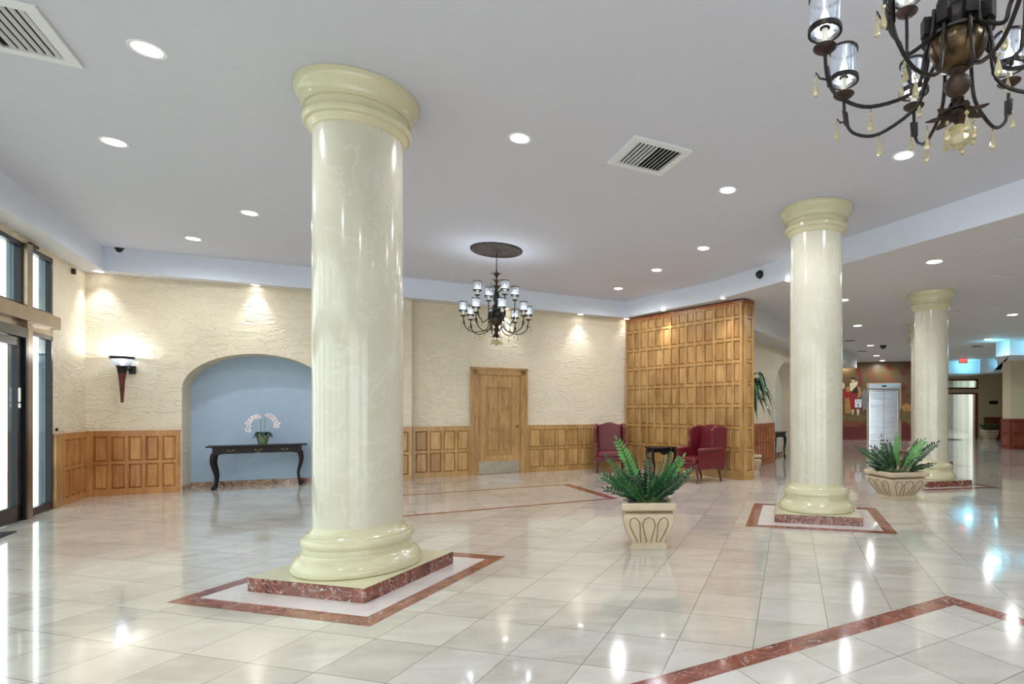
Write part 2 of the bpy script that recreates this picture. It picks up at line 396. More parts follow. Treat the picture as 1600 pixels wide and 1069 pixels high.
# columns ------------------------------------------------------------
def column(label, c, ang, zt, k, n, hw=.52, border=.845):
    t = thing('column', label, 'column', (c[0], c[1], 0), ang, 'cream round columns')
    m = MB(); m.box(-hw+.004, hw-.004, -hw+.004, hw-.004, .101, .107); m.build('plinth_top', 'cream_gloss', t)
    m = MB()
    for sx in range(3):                      # marble tiles round the plinth
        a, b2 = -hw+sx*2*hw/3, -hw+(sx+1)*2*hw/3
        m.ct = random.random()
        m.box(a+.0015, b2-.0015, -hw, hw, 0, .102)
        m.box(-hw-.0005, hw+.0005, a+.0015, b2-.0015, 0, .102)
    m.build('plinth', 'plinth_red', t, bevel=.0)
    base = [(.46, 0), (.472, .006), (.476, .025), (.472, .05), (.460, .075), (.442, .098), (.424, .114), (.412, .124), (.406, .136), (.404, .148), (.396, .150), (.394, .19), (.396, .194),
            (.404, .196), (.410, .212), (.409, .235), (.400, .252), (.386, .258), (.384, .268), (.372, .270), (.356, .282), (.342, .300), (.332, .322), (.328, .345)]
    m = MB(); m.lathe([(r*k, z+.107) for r, z in base], 64); m.build('column_base', 'cream_gloss', t, smooth=True, auto=.45)
    m = MB(); m.lathe([(.328*k, .43), (.329*k, .45), (.329*k, 2.0), (.326*k, zt-.34)], 64); m.build('shaft', 'column', t, smooth=True)
    cap = [(.326, -.345), (.336, -.34), (.345, -.325), (.356, -.305), (.36, -.30), (.362, -.292), (.384, -.285), (.395, -.268), (.396, -.245), (.386, -.226), (.372, -.222), (.370, -.19),
           (.373, -.17), (.392, -.166), (.394, -.15), (.400, -.145), (.404, -.128), (.414, -.105), (.432, -.082), (.448, -.06), (.457, -.035), (.458, -.002)]
    m = MB(); m.lathe([(r*k, zt+z) for r, z in cap], 64); m.build('capital', 'cream_gloss', t, smooth=True, auto=.45)
    u = Vector((math.cos(ang), math.sin(ang)))
    o = rect_pts(c, u, -border, border, -border, border); i = rect_pts(c, u, -border+.13, border-.13, -border+.13, border-.13)
    inlay(n, o, i, 'floor_diag' if False else 'fill')
M['fill'] = marble('border_fill_marble', lin(214, 204, 200), lin(232, 226, 222), lin(190, 176, 168), .1, 3, .006)
AC = -math.radians(14.6)
column('largest cream column, nearest the camera, on its own veined red marble plinth', (-2.335, 4.47), AC, ZC, 1.0, 3, .52, .85)
column('cream column right of the wood partition, on red marble plinth', (2.15, 6.98), AC, ZC, .97, 4, .50, .82)
column('cream column just behind the right-hand planter', (5.25, 10.15), math.radians(13), ZS, .85, 5, .46, .76)
column('distant cream column mostly hidden behind the column by the right-hand planter', (6.92, 13.75), math.radians(8), ZS, .85, 6, .46, .74)
column('farthest cream column, only its plinth corner showing', (8.3, 16.6), math.radians(5), ZS, .85, 7, .46, .74)

# ------------------------------------------------------------------ ceiling
tray = [Vector(p) for p in ((-8.38, 8.50), (-5.62, 9.90), (-.50, 12.82), (1.32, 10.82), (2.02, 9.65), (4.12, 6.03), (9.0, -2.35), (9.0, -4.6), (-1.0, -4.6), (-1.0, -4.18))]
tray[9] = tray[0]+VL*14.7; tray[8] = Vector((tray[9].x, -5.2)); tray[7] = Vector((8.6, -5.2)); tray[6] = Vector((8.6, -1.66))
def ngon(name, pts, z, mt):
    m = MB(); m.v = [Vector((p[0], p[1], z)) for p in pts]; m.face(list(range(len(pts)))); return m.build(name, mt)
m = MB(); n = len(tray)
m.v = [Vector((p.x, p.y, ZC)) for p in tray]; m.face(list(range(n)))
struct(m.build('ceiling', 'ceiling'))
m = MB()
for i in range(n): j = (i+1) % n; m.quad((*tray[i], ZS), (*tray[j], ZS), (*tray[j], ZC+.01), (*tray[i], ZC+.01))
struct(m.build('trim_8', 'fascia'))
outer = [PLEND+VL*1.2-Vector((.1, 0)), Vector((30, -6.5)), Vector((30, 62)), Vector((-9.6, 62)), Vector((-9.6, 9.2)), P0+Vector((-.2, 0))]
outer[0].y = -6.5
bm = bmesh.new()
ed = []
for loop in (tray, outer):
    vs = [bm.verts.new((p.x, p.y, ZS)) for p in loop]
    ed += [bm.edges.new((vs[i], vs[(i+1) % len(vs)])) for i in range(len(vs))]
bmesh.ops.triangle_fill(bm, use_beauty=True, edges=ed)
me = bpy.data.meshes.new('ceiling'); bm.to_mesh(me); bm.free(); me.materials.append(M['lobby_ceiling'])
struct(bpy.data.objects.new('ceiling', me)); COL.objects.link(bpy.data.objects[-1] if False else [o for o in bpy.data.objects if o.data == me][0])

# ------------------------------------------------------------------ walls
def wall(name, A, B, z0, z1, mt, th=.15, side=1, s0=0, s1=None):
    T, Lg, u, nn = frame(A, B, side); m = MB(); m.box(s0, Lg if s1 is None else s1, -th, 0, z0, z1, T)
    return struct(m.build(name, mt))
def panelling(name, A, B, cols, rows, h, mt='oak', side=1, s0=0, s1=None, z0=0, base=.10, cap=True, th=.03, widths=None, edge=.06, rail=.045, top=.07, seed=1, rowh=None, ends=True):
    T, Lg, u, nn = frame(A, B, side); s1 = Lg if s1 is None else s1
    rnd = random.Random(seed); m = MB()
    m.ct = .1; m.box(s0, s1, 0, th-.014, z0, h, T)
    def strip(a, b2, c, d): m.ct = rnd.uniform(.0, .2); m.box(a, b2, th-.014, th+.012, c, d, T)
    strip(s0, s1, z0, z0+base); strip(s0, s1, h-top, h)
    ws = widths or [1]*cols; tot = sum(ws); inner = s1-s0-2*edge+rail
    xs = [s0+edge]
    for w_ in ws: xs.append(xs[-1]+inner*w_/tot)
    hs = rowh or [1]*rows; th_ = sum(hs); zi = h-top-z0-base+rail
    zs = [z0+base]
    for w_ in hs: zs.append(zs[-1]+zi*w_/th_)
    m.ct = .12
    strip(s0, s0+edge, z0+base, h-top); strip(s1-edge, s1, z0+base, h-top)
    for i in range(1, cols): strip(xs[i]-rail, xs[i], z0+base, h-top)
    for i in range(1, rows):
        for j in range(cols): strip(xs[j], xs[j+1]-rail, zs[i]-rail, zs[i])
    for j in range(rows):
        for i in range(cols):
            m.ct = rnd.uniform(-.25, .35) or .01
            g = .004
            m.raised(xs[i]+g, xs[i+1]-rail-g, zs[j]+g, zs[j+1]-rail-g, th-.013, th+.006, .024, T)
    if cap:
        m.ct = .05; m.box(s0-.0, s1+.0, 0, th+.015, h, h+.022, T)
    return struct(m.build(name, mt))
WH = 1.0
# left window wall
TL, LL, uL, nL = frame(P0, PLEND, -1)
sw = lambda px: (hit(P0, PLEND, px)-P0).length
s_end = sw(81)
wall('wall_left', P0, PLEND, 0, ZS+.01, 'wall', side=-1, th=.12, s0=0, s1=s_end)
wall('wall_left', P0, PLEND, 3.42, ZS+.01, 'wall', side=-1, th=.12, s0=s_end, s1=16)
panelling('trim_9', P0, PLEND, 4, 2, WH, side=-1, s0=.04, s1=sw(92), seed=5, mt='oak_warm', th=.035)
m = MB(); m.box(sw(92), s_end, 0, .045, 0, WH+.02, TL); struct(m.build('trim_10', 'oak', bevel=.003))
# wall A with arched niche
TA, LA, uA, nA = frame(P0, PA, 1)
sn0 = (hit(P0, PA, 284)-P0).length; na, nb, zsp, nd = 1.05, .63, 1.70, .5; snc = sn0+na
def arch_z(s): 
    t = max(0, 1-((s-snc)/na)**2); return zsp+nb*math.sqrt(t)
m = MB(); LAx = LA
ss = [0, sn0-.0001]+[snc-na*math.cos(PI*k/40) for k in range(41)]+[snc+na+.0001, LAx]
for a, b2 in zip(ss[:-1], ss[1:]):
    za = arch_z(a) if sn0 <= a <= sn0+2*na+1e-6 else 0
    zb = arch_z(b2) if sn0 <= b2 <= sn0+2*na+1e-6 else 0
    if b2-a < .001: continue
    m.quad(TA(a, 0, za), TA(b2, 0, zb), TA(b2, 0, ZS+.01), TA(a, 0, ZS+.01))
    if za or zb:
        m.quad(TA(a, 0, za), TA(b2, 0, zb), TA(b2, -nd, zb), TA(a, -nd, za))
for s_ in (sn0, sn0+2*na): m.quad(TA(s_, 0, 0), TA(s_, -nd, 0), TA(s_, -nd, zsp), TA(s_, 0, zsp))
struct(m.build('wall_back', 'wall'))
m = MB(); m.box(sn0-.1, sn0+2*na+.1, -nd-.1, -nd, 0, 2.6, TA); struct(m.build('wall_niche', 'niche'))
m = MB(); m.box(sn0, sn0+2*na, -nd, -nd+.018, 0, .09, TA); m.box(sn0, sn0+.016, -nd, 0, 0, .09, TA); struct(m.build('baseboard_niche', 'brown_marble'))
panelling('trim_11', P0, PA, 5, 2, WH, s0=.04, s1=sn0-.015, seed=7, mt='oak_warm')
wall('wall_back', PA, PA2, 0, ZS+.01, 'wall'); wall('wall_back', PA2, PB0, 0, ZS+.01, 'wall')
panelling('trim_12', PA, PA2, 5, 2, WH, seed=9)
wall('wall_back', PB0, PB, 0, ZS+.01, 'wall', s1=(PB-PB0).length+.5)
TB, LB, uB, nB = frame(PB0, PB, 1)
sB = lambda px: (hit(PB0, PB, px)-PB0).length
d0, d1 = sB(735.5), sB(822.5)
DH = zat(574.5, hit(PB0, PB, 735).y)
panelling('trim_13', PB0, PB, 4, 2, WH, s0=.0, s1=d0, seed=11, edge=.05)
panelling('trim_14', PB0, PB, 8, 2, WH, s0=d1, s1=LB+.06, seed=13, widths=[1, 1.15, .85, 1, 1.1, 1, 1, 1])
# service door
T = TB; dr = thing('door_1', 'closed oak six-panel door in the back wall with brass knob', 'door'); dr['kind'] = 'structure'
fr = .14
m = MB(); m.box(d0, d0+fr, 0, .06, 0, DH, T); m.box(d1-fr, d1, 0, .06, 0, DH, T); m.box(d0, d1, 0, .06, DH-fr, DH, T)
m.box(d0-.012, d0+.03, 0, .075, 0, DH+.012, T); m.box(d1-.03, d1+.012, 0, .075, 0, DH+.012, T); m.box(d0-.012, d1+.012, 0, .075, DH-.03, DH+.012, T)
m.box(d0+fr-.02, d0+fr+.005, 0, .045, 0, DH-fr, T); m.box(d1-fr-.005, d1-fr+.02, 0, .045, 0, DH-fr, T)
m.build('door_frame', 'oak', dr)
m = MB(); a, b2, zt = d0+fr+.004, d1-fr-.004, DH-fr-.004
m.box(a, b2, 0, .012, .008, zt, T)
ia, ib, iz0, iz1 = a+.17, b2-.17, .40, zt-.24
m.ct = .15
m.box(a, ia, .012, .022, .008, zt, T); m.box(ib, b2, .012, .022, .008, zt, T); m.box(ia, ib, .012, .022, .008, iz0, T); m.box(ia, ib, .012, .022, iz1, zt, T)
m.ct = .02; e_ = .02
m.box(ia, ia+e_, .012, .034, iz0, iz1, T); m.box(ib-e_, ib, .012, .034, iz0, iz1, T); m.box(ia, ib, .012, .034, iz0, iz0+e_, T); m.box(ia, ib, .012, .034, iz1-e_, iz1, T)
pw = (ib-ia-.16)/2
for r_ in range(3):
    for c__ in range(2):
        m.ct = random.uniform(-.1, .3)
        x = ia+.06+c__*(pw+.04); z = iz0+.09+r_*(iz1-iz0-.12)/3
        m.raised(x, x+pw, z, z+(iz1-iz0-.12)/3-.07, .011, .026, .022, T)
m.build('door_leaf', 'oak', dr)
m = MB(); m.box(a+.015, b2-.015, .022, .0245, .015, .27, T); m.build('kick_plate', 'kick', dr)
def knob(z, r, l, mt, nm):
    m = MB(); c = Vector(T(b2-.06, 0, z)); n3 = Vector((nB.x, nB.y, 0))
    m.tube([c+n3*.022, c+n3*.03], r*1.15, 16); m.tube([c+n3*.03, c+n3*(.03+l*.5), c+n3*(.03+l*.6), c+n3*(.03+l)], [r*.5, r*.5, r, r*.8], 16)
    m.build(nm, mt, dr, smooth=True)
knob(1.0, .03, .06, 'brass', 'door_knob'); knob(1.22, .026, .02, 'chrome', 'deadbolt')
# partition
pt = thing('panelled_partition', 'tall honey oak partition of raised panels behind the armchairs', 'partition', (SL.x, SL.y, 0))
pt.location = (0, 0, 0)
SH = ZS-.03
TP, LP, uP, nP = frame(SL, SR, 1)
Lp2 = (SR2-SR).length
m = MB(); m.box(.0, LP-.001, -.28, -.001, 0, SH, TP); o = m.build('partition_core', 'oak', pt)
rows = [1, 1, 1, 1, 1, 1, 1, .62]; wds = [1, .9, 1, 1, 1, 1, .95, 1, 1, 1, 1.15, 1.15, .8, .8]
o = panelling('front_panelling', SL, SR, 14, 8, SH-.05, widths=wds, rowh=rows, seed=21, base=.17, top=.03, cap=False, edge=.06, rail=.055); del o['kind']; o.parent = pt
o = panelling('end_panelling', SR+uP*.001, SR+nP*-.30+uP*.001, 1, 8, SH-.05, rowh=rows, seed=23, base=.17, top=.03, cap=False, edge=.075, side=1, mt='oak'); del o['kind']; o.parent = pt
m = MB(); m.box(-.0, LP+.05, -.30, .05, SH-.06, SH, TP); m.box(-.0, LP+.03, -.29, .035, SH-.10, SH-.06, TP); m.build('crown_moulding', 'oak_red', pt)
# check end of partition orientation is on the right side
# wall behind the partition, with tall arched niche
C0 = Vector((1.5, 11.25+.0)); C1 = Vector((2.64, 13.2)); C2 = Vector((4.25, 15.95)); C3 = Vector((7.9, 22.18))
C0 = C1-(C2-C1).normalized()*1.3
TC, LC, uC, nC = frame(C0, C3, 1)
ZL = EYE+1.67
scn0 = (hit(C0, C3, 1211)-C0).length; cna = 1.15; 
scc = scn0+cna
def arch2(s): return 1.75+.95*math.sqrt(max(0, 1-((s-scc)/cna)**2))
m = MB(); ss = [0, scn0]+[scc-cna*math.cos(PI*k/24) for k in range(1, 25)]+[LC]
for a, b2 in zip(ss[:-1], ss[1:]):
    ins = a >= scn0-1e-6 and b2 <= scn0+2*cna+1e-6
    za, zb = (arch2(a), arch2(b2)) if ins else (0, 0)
    m.quad(TC(a, 0, za), TC(b2, 0, zb), TC(b2, 0, ZS), TC(a, 0, ZS))
    if ins: m.quad(TC(a, 0, za), TC(b2, 0, zb), TC(b2, -.5, zb), TC(a, -.5, za))
for s_ in (scn0, scn0+2*cna): m.quad(TC(s_, 0, 0), TC(s_, -.5, 0), TC(s_, -.5, 1.75), TC(s_, 0, 1.75))
struct(m.build('wall_corridor', 'wall'))
m = MB(); m.box(scn0-.1, scn0+2*cna+.1, -.6, -.5, 0, 3, TC); struct(m.build('wall_niche', 'white_wall'))
m = MB(); m.box(scn0, scn0+2*cna, -.5, -.482, 0, .1, TC); m.box(scn0-.05, scn0+.012, -.5, .02, 0, .1, TC); struct(m.build('baseboard_corridor', 'brown_marble'))
panelling('trim_15', C0, C3, 12, 2, WH, s0=0, s1=scn0-.16, seed=31, mt='oak_red', rail=.03)
m = MB(); m.box(-.85, LC, 0, .55, ZL, ZS, TC); struct(m.build('trim_16', 'lobby_ceiling'))
# elevator wall
E0 = Vector((8.2, 25.0)); E1 = Vector((12.75, 24.0)); E0 = E1+(E0-E1)*1.8
wall('wall_elevator', E0, E1, 0, ZS, 'beige_wall', th=.3)
TE, LE, uE, nE = frame(E0, E1, 1)
sE = lambda px: (hit(E0, E1, px)-E0).length
e0, e1 = sE(1357.3), sE(1404.6)
# right far hall
H0 = Vector((12.75, 26.0)); H1 = Vector((26.0, 26.0))
TH, LH, uH, nH = frame(H0, H1, 1)
sH = lambda px: (hit(H0, H1, px)-H0).length
hx0, hx1 = sH(1466), sH(1523)
wall('wall_far', H0, H1, 0, ZS, 'beige_wall', s1=hx0); wall('wall_far', H0, H1, 2.80, ZS, 'beige_wall', s0=hx0, s1=hx1+.15)
wall('wall_far', H0, H1, 0, ZS, 'beige_wall', s0=hx1+.15)
wall('wall_far', H0, H1, 2.10, 2.34, 'beige_wall', s0=hx0, s1=hx1+.15, th=.15)
wall('wall_far', (12.75, 24.0), (12.75, 26), 0, ZS, 'beige_wall', th=.1, side=-1)
m = MB(); m.box(hx1, hx1+.14, -.15, .03, 0, 2.16, TH); m.box(hx0-.14, hx0, -.15, .03, 0, 2.16, TH); m.box(hx0, hx1, -.15, .03, 2.10, 2.16, TH)
struct(m.build('door_2', 'cherry'))
wd = struct(thing('window_1', 'transom window above the far hallway opening', 'window'))
m = MB(); m.box(hx0, hx1+.14, -.1, .03, 2.34, 2.42, TH); m.box(hx0, hx1+.14, -.1, .03, 2.74, 2.82, TH); m.box(hx1+.06, hx1+.14, -.1, .03, 2.4, 2.8, TH); m.box(hx0, hx0+.08, -.1, .03, 2.4, 2.8, TH)
m.build('window_frame', 'cherry', wd)
m = MB(); m.box(hx0+.05, hx1+.08, -.05, -.042, 2.4, 2.78, TH); m.build('pane', 'pane', wd)
# hallway behind
hl, hr = H0.x+hx0-.2, H0.x+hx1+.1
m = MB(); m.box(hl-.1, hl, 26.15, 46, 0, ZS)
TW, LW, uW, nW = frame((hr+.75, 26.3), (hr+9.6, 45.5), -1)
m.box(0, LW, -.1, 0, 0, ZS, TW)
for k in range(5): m.box(1.5+k*3.6, 2.3+k*3.6, 0, .22, 0, ZS, TW)
m.box(hl-1, hr+11, 45.5, 45.7, 0, ZS); struct(m.build('wall_hallway', 'white_wall'))
# pillar and wainscot
def pillar(A, B, C_, D, z1):
    pts = [A, B, C_, D]; poly = poly_slab('wall_pillar', pts, 0, z1, 'beige_wall'); struct(poly)
pa, pb = fl(1566.5, 701).xy, fl(1579, 702.5).xy
Tq = [pa, pb, Vector((pb.x+3.2, pb.y+.0)), Vector((pa.x+3.2, pa.y+1.4)), pa*1.07]
struct(poly_slab('wall_pillar', Tq, 0, ZS, 'beige_wall'))
panelling('trim_17', pa, pb, 1, 2, 1.03, mt='cherry', seed=41, s0=-.03, edge=.05); panelling('trim_18', pb, Vector((pb.x+3.2, pb.y)), 7, 2, 1.03, mt='cherry', seed=43, edge=.05)
W0 = Vector((H0.x+sH(1537)-.0, 26)); 
panelling('trim_19', (H0.x+sH(1537), 25.99), (H0.x+sH(1580), 25.99), 2, 1, 1.0, mt='cherry', seed=47)
# cyan lit ceiling coves
cA = Vector(((1556-CX)/FP*17.6, 17.6)); cB = Vector(((1577.5-CX)/FP*17.0, 17.0))
poly = [cA, cB, Vector((cB.x+5, cB.y)), Vector((cB.x+5, 26)), Vector((16.6, 26)), Vector((12.75, 20))]
struct(poly_slab('ceiling', poly, EYE+1.70, ZS, 'fascia'))
g0 = Vector(((1470-CX)/FP*24.2, 24.2)); g1 = Vector(((1530-CX)/FP*24.2, 24.2)); g2 = Vector(((1531-CX)/FP*23.4, 23.4)); g3 = Vector(((1575-CX)/FP*23.0, 23.0))
struct(poly_slab('ceiling', [g0, g1, g2, g3, Vector((g3.x, 26)), Vector((g0.x, 26))], EYE+1.60, ZS, 'fascia'))
# closing walls behind and to the right of the camera
wall('wall_right', (19.4, 30), (13.0, -6.5), 0, ZS, 'beige_wall', th=.2)
for k, (a, b2) in enumerate(((-3, -1.6), (3.2, 4.0), (8.6, 13.6))):
    m = MB(); m.box(a, b2, -5.4, -5.2, 0, ZC); struct(m.build('wall_front', 'wall'))
m = MB(); m.box(-1.6, 3.2, -5.4, -5.2, 3.2, ZC+.1); m.box(4.0, 8.6, -5.4, -5.2, 3.2, ZC+.1); struct(m.build('wall_front', 'wall'))
m = MB(); m.box(8.6, 13.6, -5.3, -5.2, 3.2, ZC); struct(m.build('wall_front', 'wall'))

# ------------------------------------------------------------------ left windows
smA, smB = sw(42), sw(33.5)
wn = struct(thing('window_2', 'dark framed entrance glazing with a bronze transom beam', 'window'))
TT = TL; SE = 12.0
m = MB(); m.box(s_end, SE, -.02, .09, 2.45, 2.62, TT); m.box(s_end-.02, SE, -.12, .0, 2.36, 2.46, TT); m.build('transom_beam', 'frame_bronze', wn, bevel=.004)
cuts = [(smA, smB)]
s_ = smB
while s_ < SE-1.5: cuts.append((s_+1.15, s_+1.15+.09)); s_ += 1.15
m = MB()
for a, b2 in cuts: m.box(a, b2, -.05, .055, 0, 3.42, TT)
m.build('mullion', 'frame_bronze', wn, bevel=.003)
m = MB(); segs = [(s_end, smA)]+[(cuts[i][1], cuts[i+1][0]) for i in range(len(cuts)-1)]
for q, (a, b2) in enumerate(segs):
    for z0, z1 in ((2.62, 3.42),)+(((.0, 2.36),) if q == 0 or q > 3 else ()):
        f = .045
        m.box(a, a+f, -.05, .01, z0, z1, TT); m.box(b2-f, b2, -.05, .01, z0, z1, TT)
        m.box(a, b2, -.05, .01, z1-f*1.3, z1, TT); m.box(a, b2, -.05, .01, z0, z0+(.1 if z0 == 0 else .05), TT)
m.build('window_frame', 'frame_dark', wn)
m = MB()
for q, (a, b2) in enumerate(segs):                         # outer jambs of the porch frame seen through the glass
    for z0, z1 in ((2.62, 3.42),)+(((.0, 2.36),) if q == 0 else ()):
        m.box(a+.01, a+.045, -.115, -.051, z0, z1, TT)
        m.box(a+.045, a+.053, -.085, -.077, z0, z1, TT)
m.build('outer_jamb', 'frame_teal', wn)
m = MB()
for q, (a, b2) in enumerate(segs):
    m.box(a+.03, b2-.03, -.025, -.019, 2.65, 3.38, TT)
    if q == 0 or q > 3: m.box(a+.03, b2-.03, -.025, -.019, .08, 2.32, TT)
m.build('pane', 'pane', wn)
ed_ = struct(thing('door_3', 'dark framed glass entrance door at the left edge', 'door'))
a, b2 = segs[1]; a -= .0
m = MB(); m.box(a, a+.06, -.1, .06, 0, 2.36, TT); m.box(segs[3][1]-.06, segs[3][1], -.1, .06, 0, 2.36, TT); m.box(a, segs[3][1], -.1, .06, 2.24, 2.36, TT); m.build('door_frame', 'frame_dark', ed_)
m = MB()
a += .07; L2 = 1.0
for w0 in (a, a+L2+.02, a+2*L2+.04):
    m.box(w0, w0+.12, -.02, .03, .01, 2.23, TT); m.box(w0+L2-.1, w0+L2, -.02, .03, .01, 2.23, TT); m.box(w0, w0+L2, -.02, .03, .01, .2, TT); m.box(w0, w0+L2, -.02, .03, 2.13, 2.23, TT)
m.build('door_leaf', 'frame_dark', ed_)
m = MB()
for w0 in (a, a+L2+.02, a+2*L2+.04): m.box(w0+.1, w0+L2-.08, .0, .006, .18, 2.15, TT)
m.build('pane', 'pane', ed_)
m = MB(); m.box(a+.075, a+.105, .03, .045, 1.45, 1.62, TT); m.box(a+.075, a+.105, .03, .045, 1.38, 1.43, TT); m.build('lock_plate', 'chrome', ed_)
m = MB(); m.quad(*[(p.x, p.y, -.02) for p in (P0-uL*6-nL*14, PLEND-nL*14, PLEND, P0-uL*6)]); struct(m.build('ground', 'white_wall'))

# ------------------------------------------------------------------ ceiling lights
def light(kind, loc, watts, col=(1, .96, .9), size=.05, angle=None, blend=1, rot=None, name='lamp_light', parent=None):
    l = bpy.data.lights.new(name, kind); l.energy = watts; l.color = col
    if kind in ('POINT', 'SPOT'): l.shadow_soft_size = size
    if kind == 'SPOT': l.spot_size = angle; l.spot_blend = blend
    o = bpy.data.objects.new(name, l); COL.objects.link(o); o.location = loc
    if rot: o.rotation_euler = rot
    if parent: o.parent = parent
    return o
def downlight(px, py, zc, label, watts, ang=172, blend=.6, r=.085, col=(.95, .97, 1), off=0):
    p = fl(px, py, zc)+(Vector((nP.x, nP.y, 0))*off if off else Vector())
    t = thing('ceiling_downlight', label, 'light', (p.x, p.y, zc), 0, 'recessed ceiling downlights')
    m = MB(); m.lathe([(r, -.003), (r+.022, -.006), (r+.026, -.001), (r+.026, .001), (r, .001), (r, -.003)], 24, cap=False); m.build('trim_ring', 'white_metal', t, smooth=True)
    m = MB(); m.lathe([(r, -.0035), (0.001, -.0045)], 24, cap=False); m.build('lens', 'lens', t)
    light('SPOT', (0, 0, -.03), watts, col, .06, math.radians(ang), blend, parent=t)
D = DOWN_W
for a in [(230, 77, 'round ceiling downlight nearest the camera, upper left'),
          (178, 222, 'ceiling downlight at far left, the second below the square upper-left vent'),
          (390, 333, 'ceiling downlight just left of the near column shaft'),
          (302, 373, 'ceiling downlight between the left dome camera and the near column'),
          (812, 216, 'ceiling downlight right of the near column capital'),
          (1137, 297, 'ceiling downlight below the louvred square vent, above the partition'),
          (1099, 388, 'ceiling downlight second nearest in the row leading to the partition'),
          (1026, 422, 'ceiling downlight in the middle of the row leading to the back wall'),
          (966, 451, 'farthest main ceiling downlight, close to the fascia corner by the partition'),
          (1412, 243, 'ceiling downlight just below the near chandelier crystals')]:
    downlight(a[0], a[1], ZC, a[2], D)
for a in [(154, 424, 'soffit downlight in the left back corner above the wainscot', 1),
          (399, 445.5, 'soffit downlight directly above the arched blue niche', 1),
          (790, 482, 'soffit downlight above the oak door', 1), (907, 491.5, 'soffit downlight between the door and the partition', 1),
          (979, 498.3, 'soffit downlight at the corner where partition meets back wall', .6)]:
    downlight(a[0], a[1], ZS, a[2], WASH_W*a[3], 78, .9, .06)
for a in [(1044, 486.3, 'soffit downlight over the middle of the oak partition'), (1137.5, 468, 'soffit downlight over the right end of the oak partition')]:
    downlight(a[0], a[1], ZS, a[2], WASH_W*1.5, 80, .9, .045, off=.16)
for a in [(1460, 409, 'large lobby downlight above the column by the right planter'), (1582, 492, 'lobby downlight at the right edge'),
          (1544, 530, 'lobby downlight left of the upper cyan cove'), (1317, 469, 'lobby downlight peeking out right of the middle column shaft'), (1340, 509, 'lobby downlight between the middle columns, second nearest'),
          (1360, 540, 'lobby downlight beside the far dome camera'), (1378.5, 563.5, 'farthest lobby downlight before the mural, above the elevator'), (1321, 566, 'far lobby downlight over the left of the mural'),
          (1369.6, 556, 'small lobby downlight above the elevator, second farthest'), (1236, 437.5, 'lobby downlight partly behind the middle column top left')]:
    downlight(a[0], a[1], ZS, a[2], LOBBY_W, 172, .6, .10)
for x, y in ((9.5, 6), (9.5, 11), (13, 13), (12.5, 8), (11, 22), (15, 22)):    # lobby lights hidden by columns or outside the frame to the right
    light('SPOT', (x, y, ZS-.03), LOBBY_W, (.97, .98, 1), .08, math.radians(172), .6)
for x, y in ((-3, .8), (0, .5), (3, 1.5), (1, -2.5), (5, -2), (5.5, 2)):
    light('SPOT', (x, y, ZC-.03), D, (.95, .97, 1), .08, math.radians(172), .6)
light('POINT', (H0.x+(hx0+hx1)/2+.5, 30, 3.0), 220, (.92, 1, .97), .2); light('POINT', (H0.x+(hx0+hx1)/2+.5, 38, 3.0), 320, (.92, 1, .97), .2)
cy = (.22, .8, 1)
for x, y in ((cA.x-.4, 17.0), (cB.x+.7, 16.5), (cB.x+2.2, 16.5), (g1.x-.7, 23.8), (g2.x+.5, 22.9), (g3.x-.4, 22.6)):
    light('POINT', (x, y, ZS-.20), 10, cy, .15, name='cove_light')

# ------------------------------------------------------------------ vents, domes, panels
def vent(c, u, w, label, nm='air_vent'):
    t = thing(nm, label, 'vent', (c.x, c.y, ZC), math.atan2(u.y, u.x), 'louvred ceiling vents')
    h = w/2
    m = MB(); 
    for a in ((-h, h, -h, -h+.075), (-h, h, h-.075, h), (-h, -h+.075, -h+.075, h-.075), (h-.075, h, -h+.075, h-.075)): m.box(*a, -.022, 0)
    m.build('vent_frame', 'white_metal', t, bevel=.004)
    m = MB(); m.box(-h+.07, h-.07, -h+.07, h-.07, -.004, -.001); m.build('duct_opening', 'void', t)
    k = 12; wi = w-.15
    for i in range(k):
        x = -h+.075+wi*(i+.5)/k
        m = MB(); d = .011; s = -1 if i < k/2 else 1
        m.hexa([(x-d, -h+.075, -.024), (x-d+.003, -h+.075, -.026), (x-d+.003, h-.075, -.026), (x-d, h-.075, -.024), (x-d+s*.0+ (.016 if s > 0 else -.004), -h+.075, -.006), (x-d+(.02 if s > 0 else 0), -h+.075, -.006), (x-d+(.02 if s > 0 else 0), h-.075, -.006), (x-d+(.016 if s > 0 else -.004), h-.075, -.006)])
        m.build('louvre', 'white_metal', t)
# corners of the square vent in the photo: far left, near, right, far
v0, v1, v2 = fl(950, 254.5, ZC), fl(995, 209.5, ZC), fl(1082, 232.5, ZC)
wv = ((v1-v0).length+(v2-v1).length)/2
vent(((v0+v2)/2).xy, (v2-v1).xy.normalized(), wv, 'square louvred ceiling vent near the middle of the ceiling')
c2v = fl(128, 62, ZC).xy; du = Vector((math.cos(AC), math.sin(AC)))
uu = (v2-v1).xy.normalized(); vv = Vector((-uu.y, uu.x))
vent(c2v+Vector((-.43, -.18)), uu, .70, 'large louvred ceiling vent cut off at the upper left corner')
def dome(px, py, Y, z, label, r=.065, n=(0, 0, -1)):
    x = (px-CX)/FP*Y
    t = thing('dome_camera', label, 'security camera', (x, Y, zat(py, Y)), 0, 'black dome cameras')
    q = Vector(n).normalized(); R = q.to_track_quat('Z', 'Y').to_matrix().to_4x4()
    m = MB(); m.lathe([(r*.98, -.05), (r*1.05, -.045), (r*1.05, -.005), (r, 0)], 24); o = m.build('housing', 'black', t, smooth=True); o.matrix_local = R
    m = MB(); m.lathe([(r*.9*math.cos(a*PI/16), r*.9*math.sin(a*PI/16)) for a in range(9)], 24, cap=False); o = m.build('dome', 'black', t, smooth=True); o.matrix_local = R
dome(188, 391, 8.62, 0, 'black dome camera at the left corner of the ceiling fascia', .07)
